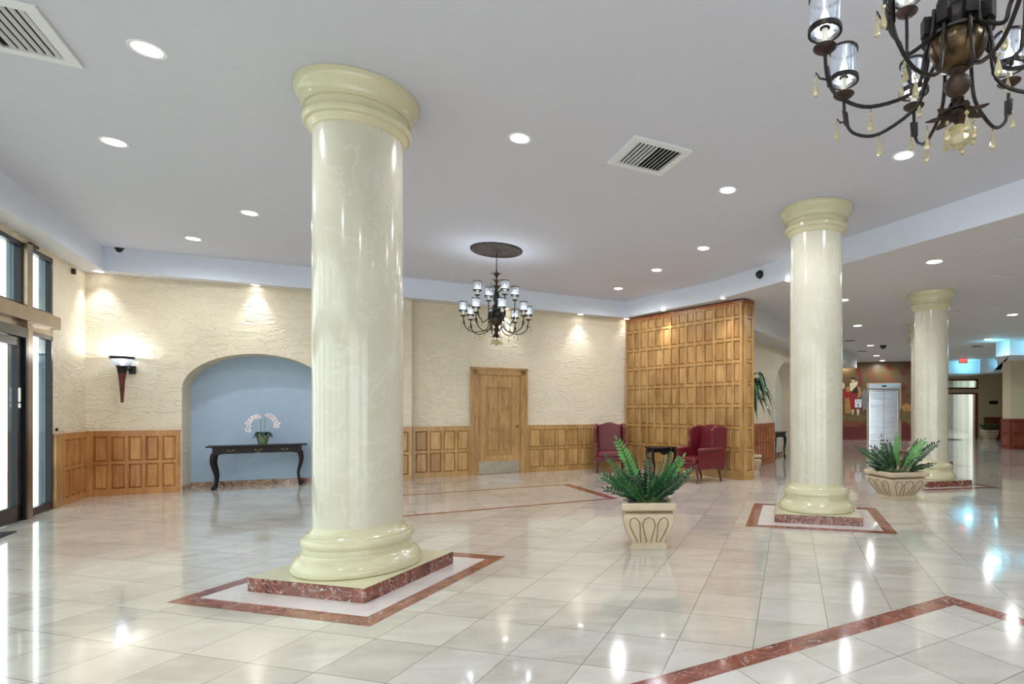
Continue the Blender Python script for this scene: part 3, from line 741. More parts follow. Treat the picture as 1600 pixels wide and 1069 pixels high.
pd = hit(tray[3], tray[4], 1186)
dome(1186, 429, pd.y-.05, 0, 'black dome camera on the fascia left of the middle column', .07, (-.86, -.5, -.1))
dome(1380, 541, 2.155*FP/(641-541)*.99, 0, 'far black dome camera in front of the mural', .11)
def flush(px, py, w, d, mt, label, nm, cat, grp, dz=.012):
    p = fl(px, py, ZS); t = MB(); t.box(-w/2, w/2, -d/2, d/2, -dz, 0); o = t.build(nm, mt, bevel=.002)
    o.location = (p.x, p.y, ZS); o.rotation_euler = (0, 0, math.radians(6)); tag(o, label, cat, grp)
flush(1588, 388, .75, .75, 'beige_wall' if 0 else 'lobby_ceiling', 'square ceiling access panel at the right edge, the nearest', 'access_panel', 'ceiling panel', 'square ceiling panels')
flush(1562, 440, .85, .7, 'lobby_ceiling', 'square ceiling access panel second from the right edge corner', 'access_panel', 'ceiling panel', 'square ceiling panels')
flush(1532, 485, .9, .7, 'lobby_ceiling', 'ceiling access panel just right of the column behind the planter', 'access_panel', 'ceiling panel', 'square ceiling panels')
flush(1328, 532.3, .30, .1, 'void', 'dark slot vent right of the middle column, the nearer of two', 'slot_vent', 'vent', 'dark slot vents')
flush(1347, 548.8, .32, .12, 'void', 'dark slot vent above the mural, the farther of two', 'slot_vent', 'vent', 'dark slot vents')
flush(1527, 541, .32, .16, 'void', 'dark slot vent left of the upper cyan cove', 'slot_vent', 'vent', 'dark slot vents')
flush(1592, 538.5, .8, .12, 'void', 'long dark slot vent above the cyan cove at right edge', 'slot_vent', 'vent', 'dark slot vents')

# ------------------------------------------------------------------ elevator, mural
MM = {'olive': lin(96, 84, 50), 'rust': lin(140, 66, 44), 'deep': lin(84, 24, 20)}
m_, nt, b = nmat('mural_ground'); L = nt.links.new; M['mural'] = m_
tc = N(nt, 'ShaderNodeTexCoord'); nz = N(nt, 'ShaderNodeTexNoise', i_Scale=.75); nz.inputs['Detail'].default_value = 4; nz.inputs['Distortion'].default_value = 1.5; L(tc.outputs['Object'], nz.inputs['Vector'])
r = ramp(nt, [(.36, lin(76, 26, 18)), (.45, lin(108, 50, 34)), (.52, lin(90, 78, 44)), (.64, lin(98, 72, 44)), (.74, lin(124, 70, 46))]); L(nz.outputs[0], r.inputs[0])
sx = N(nt, 'ShaderNodeSeparateXYZ'); L(tc.outputs['Object'], sx.inputs[0])
lo = ramp(nt, [(.17, (1, 1, 1)), (.24, (0, 0, 0))]); mzz = N(nt, 'ShaderNodeMath', operation='MULTIPLY_ADD'); mzz.inputs[1].default_value = .25
nw = N(nt, 'ShaderNodeTexNoise', i_Scale=1.2); L(tc.outputs['Object'], nw.inputs['Vector']); nwm = N(nt, 'ShaderNodeMath', operation='MULTIPLY_ADD'); nwm.inputs[1].default_value = .2; nwm.inputs[2].default_value = -.1; L(nw.outputs[0], nwm.inputs[0])
L(sx.outputs[2], mzz.inputs[0]); L(nwm.outputs[0], mzz.inputs[2]); L(mzz.outputs[0], lo.inputs[0])
mx = N(nt, 'ShaderNodeMix', data_type='RGBA'); mx.inputs[7].default_value = (*lin(96, 20, 20), 1); L(lo.outputs[0], mx.inputs[0]); L(r.outputs[0], mx.inputs[6]); L(mx.outputs[2], b.inputs['Base Color'])
b.inputs['Roughness'].default_value = .35
for k, c in {'p_skin': (206, 170, 128), 'p_white': (214, 200, 160), 'p_red': (150, 26, 24), 'p_black': (24, 20, 18), 'p_tan': (172, 124, 66), 'p_olive': (108, 92, 50), 'p_grey': (122, 116, 118), 'p_brown': (118, 62, 34)}.items():
    M[k] = plain(k+'_paint', lin(*c), .4, noise=.2, nscale=6)
mu = thing('wall_mural', 'painted mural in reds and olive around the elevator', 'mural')
m = MB(); 
m.box(0, e0-.09, .0, .03, .06, ZS-.01, TE); m.box(e1+.09, LE, 0, .03, .06, ZS-.01, TE); m.box(e0-.09, e1+.09, 0, .03, 2.56, ZS-.01, TE); m.build('mural_ground', 'mural', mu)
def pz(px, py, d=.034): p = hit(E0, E1, px); return TE((p-E0).length, d, zat(py, p.y))
def patch(pts, mt, nm, d):
    f = [pz(x, y, d) for x, y in pts]; g = [pz(x, y, .03) for x, y in pts]; m = MB(); m.loft([g, f]); m.build(nm, mt, mu)
def zc(x, y): return (1300+x/8.91, 580+y/8.91)
def bl(cx, cy, rx, ry, k=16, ph=0, wob=0): return [zc(cx+rx*math.cos(2*PI*i/k)*(1+wob*math.sin(3*i+ph)), cy+ry*math.sin(2*PI*i/k)*(1+wob*math.cos(2*i+ph))) for i in range(k)]
patch(bl(250, 700, 190, 80, 18, 1, .08), 'p_brown', 'painted_mound', .0315)
patch(bl(270, 650, 200, 50, 18, 2, .1), 'p_olive', 'painted_ground', .032)
patch([zc(175, 380), zc(240, 370), zc(265, 590), zc(180, 595)], 'p_tan', 'painted_drape', .0325)
patch([zc(250, 270), zc(330, 290), zc(345, 510), zc(270, 530), zc(240, 400)], 'p_red', 'painted_skirt', .033)
patch([zc(140, 240), zc(250, 300), zc(250, 370), zc(140, 370)], 'p_red', 'painted_cloak', .033)
patch([zc(330, 200), zc(385, 220), zc(412, 300), zc(385, 370), zc(350, 365), zc(365, 310), zc(330, 260)], 'p_tan', 'painted_arm', .0335)
patch([zc(190, 225), zc(255, 215), zc(265, 280), zc(200, 290)], 'p_tan', 'painted_arm', .0335)
patch([zc(275, 225), zc(350, 215), zc(365, 300), zc(285, 320)], 'p_black', 'painted_vest', .0337)
patch([zc(245, 170), zc(350, 140), zc(358, 180), zc(275, 280), zc(250, 265)], 'p_white', 'painted_collar', .034)
patch(bl(290, 128, 26, 32), 'p_skin', 'painted_face', .0343); patch(bl(292, 104, 34, 16), 'p_black', 'painted_hair', .0345)
patch([zc(272, 535), zc(305, 535), zc(295, 605), zc(275, 605)], 'p_white', 'painted_stocking', .0335); patch([zc(340, 530), zc(382, 530), zc(372, 615), zc(352, 615)], 'p_white', 'painted_stocking', .0335)
patch(bl(150, 205, 26, 45), 'p_white', 'painted_collar', .034)
patch(bl(450, 400, 45, 150, 16, 2, .12), 'p_grey', 'painted_haze', .0315)
rb = lambda x, y: (1290+x/5.9375, 540+y/5.9375)
patch([rb(690, 600), rb(720, 545), rb(800, 560), rb(900, 540), rb(900, 800), rb(800, 760), rb(740, 700), rb(690, 690)], 'p_olive', 'painted_hill', .032)
patch([rb(700, 560), rb(750, 535), rb(800, 560), rb(860, 600), rb(720, 610)], 'p_tan', 'painted_hill', .0325)
m = MB(); m.box(0, e0-.09, .0, .035, .0, .07, TE); m.box(e1+.09, LE, 0, .035, 0, .07, TE); struct(m.build('baseboard_elevator', 'cherry'))
el = thing('elevator', 'brushed steel elevator doors set into the mural wall', 'elevator')
DT = zat(611, 24.4)
m = MB(); m.box(e0-.0, e0+.06, 0, .09, 0, DT+.02, TE); m.box(e1-.06, e1, 0, .09, 0, DT+.02, TE); m.box(e0, e1, 0, .09, DT, DT+.06, TE); m.build('door_frame', 'chrome', el, bevel=.004)
m = MB(); m.box(e0-.02, e1+.02, 0, .11, DT+.10, zat(599.8, 24.4), TE); m.build('header', 'steel', el, bevel=.004)
m = MB(); mid_ = (e0+e1)/2; m.box(mid_-.1, mid_+.1, .11, .114, DT+.18, DT+.25, TE); m.build('floor_indicator', 'black', el)
for a, b2 in ((e0+.06, mid_-.006), (mid_+.006, e1-.06)):
    m = MB(); m.box(a, b2, .0, .035, .005, DT, TE); m.build('door_panel', 'steel', el)
m = MB(); m.box(e0, e1, .0, .02, 0, DT, TE); m.build('door_gap', 'black', el)
sg = thing('wall_sign', 'small white sign with black symbols left of the elevator', 'sign')
p_ = hit(E0, E1, 1340.5); sp = (p_-E0).length; zz = zat(630.5, p_.y)
m = MB(); m.box(sp-.135, sp+.135, .04, .055, zz-.18, zz+.18, TE); m.build('plate', 'paper', sg)
for g_ in ((-.085, -.035, .08, .125), (.035, .085, .08, .125), (-.05, .05, -.03, 0), (-.03, .03, -.13, -.06)):
    m = MB(); m.box(sp+g_[0], sp+g_[1], .055, .057, zz+g_[2], zz+g_[3], TE); m.build('symbol', 'black', sg)
# exit sign, plaque, mats
Yx = 22.0; xs_ = (1505-CX)/FP*Yx; zx = zat(563.5, Yx)
ex = thing('exit_sign', 'red glowing exit sign hanging from the lobby ceiling', 'sign', (xs_, Yx, zx))
m = MB(); m.box(-.17, .17, -.02, .02, -.11, .11); m.build('housing', 'exit_face', ex, bevel=.008)
m = MB(); m.box(-.01, .01, -.01, .01, .11, ZS-zx); m.build('hanger', 'white_metal', ex)
cu = bpy.data.curves.new('letters', 'FONT'); cu.body = 'EXIT'; cu.size = .15; cu.align_x = 'CENTER'; cu.align_y = 'CENTER'; cu.extrude = .002
tmp = bpy.data.objects.new('letters', cu); COL.objects.link(tmp); bpy.context.view_layer.update()
me = bpy.data.meshes.new_from_object(tmp); bpy.data.objects.remove(tmp)
me.materials.clear(); me.materials.append(M['exit_red']); o = bpy.data.objects.new('letters', me); COL.objects.link(o); o.parent = ex; o.location = (0, -.023, 0); o.rotation_euler = (PI/2, 0, 0)
pq = MB(); xq = (1552.5-CX)/FP*25.98; pq.box(xq-.2, xq+.2, 25.96, 25.995, zat(631.8, 26), zat(626.6, 26)); tag(pq.build('wall_plaque', 'bronze', bevel=.004), 'small dark plaque on the beige wall above the far planter', 'plaque')
mt_ = MB(); pm = fl(1478, 687, .0); mt_.box(pm.x-1.6, pm.x+.55, pm.y-.3, pm.y+.35, .001, .012); tag(mt_.build('floor_mat', 'mat'), 'dark floor mat before the far hallway opening', 'mat')
pm = P0+uL*(smB+.65)+nL*.42
mt_ = MB(); mt_.box(-.0, 2.2, .0, .21, .001, .012); o = mt_.build('door_mat', 'mat'); o.location = (*fl(16, 819).xy, 0); o.rotation_euler = (0, 0, math.atan2(uL.y, uL.x)); o.location = (*(P0+uL*3.05+nL*.07), 0)
tag(o, 'black mat inside the glass entrance door at left edge', 'mat')

# ------------------------------------------------------------------ furniture
def cab_leg(x, y, dx, dy, h, k, seg=10):
    """cabriole leg: knee out, ankle in, pad foot"""
    m = MB(); pts = []; rr = []
    for i in range(15):
        t = i/14; z = h*(1-t)
        off = .030*math.sin(PI*min(1, t*1.6))*(1-t)*1.3 - .018*math.sin(PI*t)+.012*max(0, t-.8)/.2
        r_ = .030-.017*min(1, t*1.35) if t < .88 else .013+.010*math.sin((t-.88)/.12*PI*.75)
        pts.append((x+dx*off*k, y+dy*off*k, z)); rr.append(r_*k)
    m.tube(pts, rr, seg); return m
def wing_chair(label, loc, rz):
    t = thing('wingback_armchair', label, 'armchair', loc, rz, 'burgundy wingback armchairs')
    LM = 'leather'
    m = MB(); m.box(-.31, .31, -.30, .27, .25, .37); m.build('seat_frame', LM, t, True, .03, 3)
    m = MB(); m.box(-.275, .275, -.35, .20, .33, .465); m.build('seat_cushion', LM, t, True, .05, 4)
    # backrest: camel top, leaning back
    top = [(-.27, .98), (-.24, 1.02), (-.17, 1.035), (-.09, 1.065), (0, 1.08), (.09, 1.065), (.17, 1.035), (.24, 1.02), (.27, .98)]
    ol = [(-.255, .36)]+[(-.245, .6), (-.26, .8)]+top+[(.26, .8), (.245, .6), (.255, .36)]
    b_ = prism(ol, .17, .30, 'y')
    for v in b_.v: v.y += (v.z-.36)*.16
    b_.build('backrest', LM, t, True, .035, 3)
    for s in (-1, 1):
        w_ = [(.40, .56), (.36, .40+.16), (.13, .57), (.03, .62), (.015, .70), (.045, .80), (.02, .90), (.03, .98), (.10, 1.03), (.22, 1.045), (.36, 1.05), (.43, 1.0)]
        q = prism(w_, s*.262, s*.325, 'x'); 
        for v in q.v: v.x += s*max(0, .30-v.y)*.10
        q.build('wing', LM, t, True, .018, 3)
        a_ = [(-.27, .25), (.36, .25), (.38, .60), (.10, .62), (-.27, .60)]
        q = prism(a_, s*.285, s*.34, 'x'); q.build('arm', LM, t, True, .014, 2)
        q = MB(); q.tube([(s*.325, -.285, .605), (s*.325, -.27, .605), (s*.325, 0, .61), (s*.325, .2, .62), (s*.32, .3, .62)], [.034, .046, .044, .04, .03], 14); q.build('armrest_roll', LM, t, True)
        cab_leg(s*.285, -.28, s*.5, -1, .27, 1.05).build('leg', 'leg_wood', t, True)
        q = MB(); q.tube([(s*.275, .25, .27), (s*.28, .27, .15), (s*.285, .31, 0)], [.026, .022, .018], 8); q.build('leg', 'leg_wood', t, True)
wing_chair('burgundy leather wingback armchair in the corner left of the small dark table', (-.80, 12.12, 0), math.radians(6))
wing_chair('burgundy leather wingback armchair right of the small table, turned toward the left', (1.0, 10.50, 0), math.radians(-55))
# small table
t = thing('side_table', 'small dark side table between the two burgundy armchairs', 'table', (.30, 11.25, 0), math.radians(20))
ol = []
for i in range(40):
    a = 2*PI*i/40; c, s = math.cos(a), math.sin(a)
    r_ = 1/((abs(c)**4+abs(s)**4)**.25); ol.append((.31*r_*c*(1+.03*math.cos(8*a)), .24*r_*s*(1+.03*math.cos(8*a))))
prism(ol, .575, .60, 'z').build('tabletop', 'dark_wood', t, bevel=.006)
m = MB(); m.box(-.23, .23, -.165, -.15, .50, .575); m.box(-.23, .23, .15, .165, .50, .575); m.box(-.235, -.22, -.16, .16, .50, .575); m.box(.22, .235, -.16, .16, .50, .575); m.build('apron', 'dark_wood', t)
for sx_ in (-1, 1):
    for sy in (-1, 1): cab_leg(sx_*.22, sy*.15, sx_, sy*.6, .575, 1.3).build('leg', 'dark_wood', t, True)
prism([(-.09, .50), (-.05, .46), (0, .44), (.05, .46), (.09, .50)], -.168, -.152, 'y').build('carved_skirt', 'dark_wood', t)
def console(label, loc, rz, w=1.42):
    t = thing('console_table', label, 'table', loc, rz, 'dark console tables')
    h = w/2; H = .74
    m = MB(); m.box(-h, h, -.19, .19, H-.022, H); m.build('tabletop', 'dark_wood', t, bevel=.007)
    ol = [(-h+.09, H-.022), (h-.09, H-.022), (h-.09, H-.17), (h-.15, H-.155), (h-.24, H-.135), (.05, H-.135), (0, H-.12), (-.05, H-.135), (-h+.24, H-.135), (-h+.15, H-.155), (-h+.09, H-.17)]
    prism(ol, -.155, -.14, 'y').build('apron', 'dark_wood', t); prism(ol, .14, .155, 'y').build('apron', 'dark_wood', t)
    m = MB(); m.box(-h+.09, -h+.105, -.15, .15, H-.16, H-.022); m.box(h-.105, h-.09, -.15, .15, H-.16, H-.022); m.build('end_apron', 'dark_wood', t)
    dw = (w-.30)/3
    for i in (-1, 0, 1):
        m = MB(); m.box(i*dw-dw/2+.012, i*dw+dw/2-.012, -.162, -.155, H-.125, H-.035); d = m.build('drawer', 'dark_wood', t, bevel=.004)
        m = MB(); m.tube([(i*dw-.04, -.165, H-.075), (i*dw-.03, -.178, H-.088), (i*dw, -.181, H-.092), (i*dw+.03, -.178, H-.088), (i*dw+.04, -.165, H-.075)], .004, 6)
        for q in (-1, 1): m.tube([(i*dw+q*.04, -.161, H-.075), (i*dw+q*.04, -.168, H-.075)], .010, 8)
        m.build('handle', 'brass', d)
    for sx_ in (-1, 1):
        for sy in (-1, 1): cab_leg(sx_*(h-.115), sy*.135, sx_, sy*.35, H-.13, 1.45).build('leg', 'dark_wood', t, True)
    return t
ca = fl(331, 766).xy; cb_ = fl(472, 757.5).xy; ud = (cb_-ca).normalized()
cc = (ca+cb_)/2+Vector((-ud.y, ud.x))*.10
ct_ = console('dark wood console table with three drawers in the arched blue niche', (cc.x, cc.y, 0), math.atan2(ud.y, ud.x), (cb_-ca).length+.16)
pc = Vector(TC(scn0+.72, -.27, 0)[:2]); 
cons2 = dup(ct_, (pc.x, pc.y, 0), math.atan2(uC.y, uC.x), 'dark console table in the white arched niche behind the partition')
# orchid
po = hit(ca+Vector((-ud.y, ud.x))*.06, cb_+Vector((-ud.y, ud.x))*.06, 410.5)
orc = thing('potted_orchid', 'white orchid in a green glazed pot on the console table', 'plant', (po.x, po.y, .74), math.atan2(ud.y, ud.x))
m = MB(); m.lathe([(.06, 0), (.066, .02), (.085, .09), (.102, .15), (.104, .165), (.095, .165), (.09, .15), (.02, .14)], 28); m.build('pot', 'pot', orc, True)
rnd = random.Random(4)
m = MB()
for k in range(9):
    a = 2*PI*k/9+rnd.uniform(-.2, .2); d = Vector((math.cos(a), math.sin(a), 0)); s_ = Vector((-d.y, d.x, 0)); L_ = rnd.uniform(.13, .19)
    pr = []
    for i in range(7):
        q = i/6; w_ = .042*math.sin(PI*(.12+.86*q)); c = d*(L_*q)+Vector((0, 0, .15+.09*math.sin(PI*q*.9)-.05*q*q))
        pr.append((c-s_*w_, c+Vector((0, 0, -.012)), c+s_*w_))
    for p_, q_ in zip(pr[:-1], pr[1:]): m.quad(p_[0], q_[0], q_[1], p_[1]); m.quad(p_[1], q_[1], q_[2], p_[2])
m.build('leaf_rosette', 'leaf_dark', orc, True)
def flower(m, c, sz, face):
    f = Vector(face).normalized(); a = f.cross(Vector((0, 0, 1))).normalized(); u_ = a.cross(f)
    m.mat('petal')
    for k, (an, ln, wd_) in enumerate(((90, 1, .5), (0, 1.05, .85), (180, 1.05, .85), (235, .9, .45), (305, .9, .45))):
        an = math.radians(an); d = a*math.cos(an)+u_*math.sin(an); s_ = a*-math.sin(an)+u_*math.cos(an)
        ring = []
        for i in range(5):
            q = i/4; ring.append((q, math.sin(PI*(.08+.86*q))))
        L_ = sz*ln
        for (q, w1), (r_, w2) in zip(ring[:-1], ring[1:]):
            m.quad(c+d*L_*q-s_*sz*wd_*.5*w1+f*q*.01, c+d*L_*q+s_*sz*wd_*.5*w1+f*q*.01, c+d*L_*r_+s_*sz*wd_*.5*w2+f*r_*.01, c+d*L_*r_-s_*sz*wd_*.5*w2+f*r_*.01)
    m.mat('petal_heart'); m.tube([c, c+f*.014-u_*.008], [.010, .004], 6)
for pts, seed in (([(-.02, 0, .13), (-.03, 0, .3), (-.025, 0, .42), (-.06, -.02, .50), (-.13, -.03, .49), (-.18, -.04, .42), (-.21, -.05, .33), (-.215, -.05, .26)], 1),
                  ([(.02, 0, .13), (.025, .01, .3), (.03, .01, .44), (.07, 0, .52), (.13, -.01, .50), (.18, -.02, .44), (.20, -.02, .37), (.205, -.02, .32)], 2)):
    m = MB(); m.tube(pts, .004, 6); sp_ = m.build('flower_spike', 'stem', orc, True)
    rnd = random.Random(seed); m = MB()
    for i in range(3, len(pts)):
        for j in range(2):
            a = Vector(pts[i]); b2 = Vector(pts[max(i-1, 3)]); c = a.lerp(b2, j*.5)+Vector((rnd.uniform(-.02, .02), -.015-.02*rnd.random(), rnd.uniform(-.015, .015)))
            flower(m, c, rnd.uniform(.038, .048), (rnd.uniform(-.5, .5), -1, rnd.uniform(-.1, .3)))
    m.build('blossoms', None, orc)
# outlet-like details are left in the walls: small sensor and button
m = MB(); pq = TL(sw(84)+.0, .0, 1.07); m.box(sw(88)-.0, sw(88)+.03, .0, .02, 1.06, 1.10, TL); tag(m.build('wall_button', 'bronze'), 'small dark button just above the left wainscot end', 'button')
m = MB(); m.box(sw(113), sw(113)+.05, .0, .045, 3.36, 3.44, TL); tag(m.build('motion_sensor', 'rust', bevel=.006), 'small brown sensor high on the left wall by the corner', 'sensor')
m = MB(); m.box(sw(50)-.12, sw(50)+.12, .0, .03, 3.43, 3.47, TL); tag(m.build('cable_box', 'rust', bevel=.006), 'small brown cable box above the entrance window', 'box')

# ------------------------------------------------------------------ planters with plants
def frond(m, base, d, L_, lean, nleaf, lsz, rnd, mt):
    d = Vector(d).normalized(); side0 = Vector((-d.y, d.x, 0)); roll = rnd.choice((-1, 1))*math.radians(rnd.uniform(30, 75))
    pts = []
    for i in range(9):
        q = i/8; pts.append(Vector(base)+d*(L_*math.sin(lean)*(q**1.25))+Vector((0, 0, L_*(math.cos(lean)*q-.12*math.sin(lean)*q*q))))
    m.mat('stem'); m.tube(pts, [.009*(1-.7*i/8) for i in range(9)], 6)
    m.mat(mt)
    for k in range(nleaf):
        q = .2+.8*k/(nleaf-1); f = q*8; i = min(int(f), 7); c = pts[i].lerp(pts[i+1], f-i); tg = (pts[min(i+1, 8)]-pts[i]).normalized(); side = Matrix.Rotation(roll, 3, tg) @ side0
        up = side.cross(tg).normalized()
        sz = lsz*(1-.35*abs(q-.5)*2)*rnd.uniform(.9, 1.2)
        for s in ((-1, 1) if k < nleaf-1 else (0,)):
            ld = (side*s*.9+tg*.62+up*.15).normalized() if s else tg
            ws = ld.cross(up).normalized()
            R = []
            for j in range(6):
                u_ = j/5; R.append((c+ld*sz*u_-up*.012*u_*u_, sz*.20*math.sin(PI*(.05+.9*u_))))
            for (p1, w1), (p2, w2) in zip(R[:-1], R[1:]):
                m.quad(p1-ws*w1, p2-ws*w2, p2+up*.004, p1+up*.004); m.quad(p1+up*.004, p2+up*.004, p2+ws*w2, p1+ws*w1)
def sq_ring(h, z, r=.02):
    pts = []
    for cx_, cy_, a0 in ((h-r, h-r, 0), (-h+r, h-r, 90), (-h+r, -h+r, 180), (h-r, -h+r, 270)):
        for k in range(4):
            a = math.radians(a0+30*k); pts.append((cx_+r*math.cos(a), cy_+r*math.sin(a), z))
    return pts
def planter(label, loc, rz, hb, hr, H, fronds, seed, lsz=.085, cat='planter', nm='potted_zz_plant'):
    t = thing(nm, label, cat, loc, rz, 'cast stone planters')
    zt = H
    prof = [(hb, 0), (hb, .03), (hb-.012, .038), (hb-.012, .05)]
    m = MB(); m.loft([sq_ring(h, z, .012) for h, z in prof]); m.build('foot', 'planter', t)
    body = [(hb-.02, .05), (hb-.012, .08), (hb+.34*(hr-hb), H*.36), (hb+.66*(hr-hb), H*.54), (hb+.84*(hr-hb), H*.66), (hr-.018, H*.73), (hr-.025, H*.765), (hr-.06, H*.79)]
    m = MB(); m.loft([sq_ring(h, z, .02) for h, z in body]); m.build('body', 'planter', t, True, auto=.6)
    m = MB()                                  # tulip-shaped grooves on each face
    def hb_at(z):
        for (h0, z0), (h1, z1) in zip(body[:-1], body[1:]):
            if z0 <= z <= z1: return h0+(h1-h0)*(z-z0)/(z1-z0)
        return body[-1][0]
    for f in range(4):
        R = Matrix.Rotation(f*PI/2, 3, 'Z')
        for c_x, wt in ((0, .42), (-.62, .34), (.62, .34)):
            ol = []
            for k in range(25):
                q = k/24
                if q < .4: uq = -1; zq = .06+q/.4*(H*.52-.06); sc = wt*(.50+.5*min(1, (q/.4)))
                elif q > .6: uq = 1; zq = .06+(1-q)/.4*(H*.52-.06); sc = wt*(.50+.5*min(1, ((1-q)/.4)))
                else:
                    a = PI*(1-(q-.4)/.2); uq = math.cos(a); zq = H*.52+math.sin(a)*H*.18; sc = wt
                h = hb_at(zq); x = (c_x*.92+uq*sc*.62)*h
                ol.append(R @ Vector((x, -h-.0015, zq)))
            m.tube(ol, .005, 5)
    m.build('tulip_groove', 'planter_line', t)
    m = MB(); m.loft([sq_ring(hr-.055, H*.79, .015), sq_ring(hr-.05, H*.82, .015)]); m.build('neck_groove', 'planter_line', t)
    rim = [(hr-.045, H*.82), (hr-.01, H*.85), (hr, H*.88), (hr, H*.97), (hr-.012, H), (hr-.055, H), (hr-.07, H-.035)]
    m = MB(); m.loft([sq_ring(h, z, .02) for h, z in rim], cap=False); m.build('rim', 'planter', t)
    m = MB(); m.box(-hr+.06, hr-.06, -hr+.06, hr-.06, H-.05, H-.035); m.build('soil', 'soil', t)
    rnd = random.Random(seed)
    for (az, ln, lean, nl, mt) in fronds:
        a = math.radians(az)-rz; r_ = rnd.uniform(.02, hr*.45)
        m = MB(); frond(m, (math.cos(a)*r_, math.sin(a)*r_, H-.04), (math.cos(a), math.sin(a), 0), ln, math.radians(lean), nl, lsz, rnd, mt); m.build('frond', None, t)
    return t
pf = fl(1012.7, 858).xy
fA = [(178, .50, 50, 14, 'leaf'), (200, .46, 62, 12, 'leaf_dark'), (150, .42, 42, 12, 'leaf_dark'), (172, .72, 22, 16, 'leaf_young'), (165, .60, 18, 15, 'leaf'), (20, .55, 14, 13, 'leaf'), (5, .55, 28, 14, 'leaf_young'),
      (-10, .52, 40, 15, 'leaf_dark'), (-35, .42, 48, 12, 'leaf_dark'), (35, .45, 45, 12, 'leaf_dark'), (-80, .34, 30, 10, 'leaf'), (-110, .36, 38, 10, 'leaf_dark'), (230, .36, 45, 10, 'leaf'), (90, .48, 20, 12, 'leaf_dark'), (120, .45, 30, 12, 'leaf_dark'), (-60, .30, 15, 9, 'leaf_dark'), (60, .50, 28, 12, 'leaf'), (-150, .32, 20, 9, 'leaf_dark'), (190, .58, 32, 14, 'leaf'), (10, .50, 55, 13, 'leaf'), (-20, .46, 25, 12, 'leaf'), (140, .50, 12, 12, 'leaf_dark'), (185, .40, 40, 11, 'leaf')]
planter('square stone planter with a leafy ZZ plant, in front of the armchairs', (pf.x, pf.y+.18, 0), math.radians(2), .18, .265, .455, fA, 5)
pf = fl(1411, 781).xy
fB = [(175, .66, 48, 16, 'leaf'), (195, .40, 60, 12, 'leaf_dark'), (150, .50, 35, 12, 'leaf_dark'), (60, .62, 16, 14, 'leaf_young'), (20, .62, 32, 15, 'leaf'), (-5, .70, 42, 16, 'leaf_dark'), (0, .62, 30, 14, 'leaf_young'), (-20, .42, 62, 12, 'leaf_dark'),
      (130, .55, 8, 8, 'leaf'), (-90, .36, 30, 10, 'leaf_dark'), (-60, .38, 40, 10, 'leaf'), (-130, .36, 40, 10, 'leaf_dark'), (90, .50, 20, 12, 'leaf_dark'), (230, .40, 30, 10, 'leaf'), (110, .5, 30, 12, 'leaf_dark'), (200, .36, 30, 9, 'leaf_dark')]
planter('wide stone planter with a ZZ plant beside the second and third columns', (pf.x-.02, pf.y+.2, 0), math.radians(13), .22, .335, .42, fB, 9, .095)
pf = fl(1548, 688.3).xy
fC = [(a, .45, 40, 9, 'leaf_dark') for a in range(0, 360, 45)]+[(a, .4, 15, 8, 'leaf_dark') for a in (30, 150, 270)]
planter('distant stone planter with a dark low plant in front of red panelling', (pf.x, pf.y+.1, 0), 0, .19, .27, .45, fC, 11, .10)
# tall dracaena behind the partition
pl = Vector((2.42, 13.55)); pl = Vector((2.22, 11.86))
tp = planter('tall drooping-leaf plant in a pale planter half hidden behind the partition', (pl.x, pl.y, 0), .3, .16, .2, .4, [], 12, nm='potted_dracaena', cat='plant')
rnd = random.Random(8)
m = MB(); m.tube([(0, 0, .35), (.02, 0, 1.2), (0, .02, 2.05)], [.03, .026, .02], 8); m.build('cane', 'stem', tp, True)
m = MB(); m.mat('leaf')
for k in range(64):
    a = rnd.uniform(0, 2*PI); z0 = rnd.uniform(1.6, 2.02); L_ = rnd.uniform(.45, .78); d = Vector((math.cos(a), math.sin(a), 0)); s_ = Vector((-d.y, d.x, 0)); up = rnd.uniform(.05, .32)
    m.mat(rnd.choice(['leaf', 'leaf_dark', 'leaf_dark']))
    pr = []
    for i in range(8):
        q = i/7; c = d*(L_*(q**.8)*.75)+Vector((0, 0, z0+up*math.sin(PI*q*.75)-.55*L_*2*q**2.2*.8)); w_ = .042*math.sin(PI*(.1+.88*q))
        pr.append((c-s_*w_, c+Vector((0, 0, -.008)), c+s_*w_))
    for p_, q_ in zip(pr[:-1], pr[1:]): m.quad(p_[0], q_[0], q_[1], p_[1]); m.quad(p_[1], q_[1], q_[2], p_[2])
m.build('foliage', None, tp, True)

# ------------------------------------------------------------------ sconce
ps = hit(P0, PA, 196.5); ss_ = (ps-P0).length
sc_ = thing('wall_sconce', 'torch-shaped wall sconce glowing on the stucco left of the niche', 'wall lamp', (*TA(ss_, 0, 0)[:2], 0), math.atan2(uA.y, uA.x))
m = MB(); m.box(.05, .13, -.05, 0, 1.93, 2.06); m.tube([(0, -.13, 2.0), (.06, -.06, 2.0), (.09, -.03, 2.0)], .02, 10); m.build('mounting_bracket', 'bronze', sc_, bevel=.005)
m = MB(); m.lathe([(.006, 1.47), (.02, 1.48), (.022, 1.495), (.012, 1.51), (.024, 1.525), (.018, 1.54), (.022, 1.56), (.035, 1.80), (.05, 1.93)], 16, (0, -.14, 0)); m.build('torch_body', 'torch_body', sc_, True)
m = MB(); m.lathe([(.05, 1.93), (.055, 1.95), (.06, 2.0), (.07, 2.03), (.085, 2.045), (.06, 2.05)], 20, (0, -.14, 0)); m.build('collar', 'bronze', sc_, True)
m = MB(); m.lathe([(.075, 2.045), (.11, 2.07), (.125, 2.10), (.13, 2.16), (.125, 2.10), (.106, 2.07), (.07, 2.05)], 24, (0, -.14, 0), cap=False); m.build('glass_bowl', 'shade_glass', sc_, True)
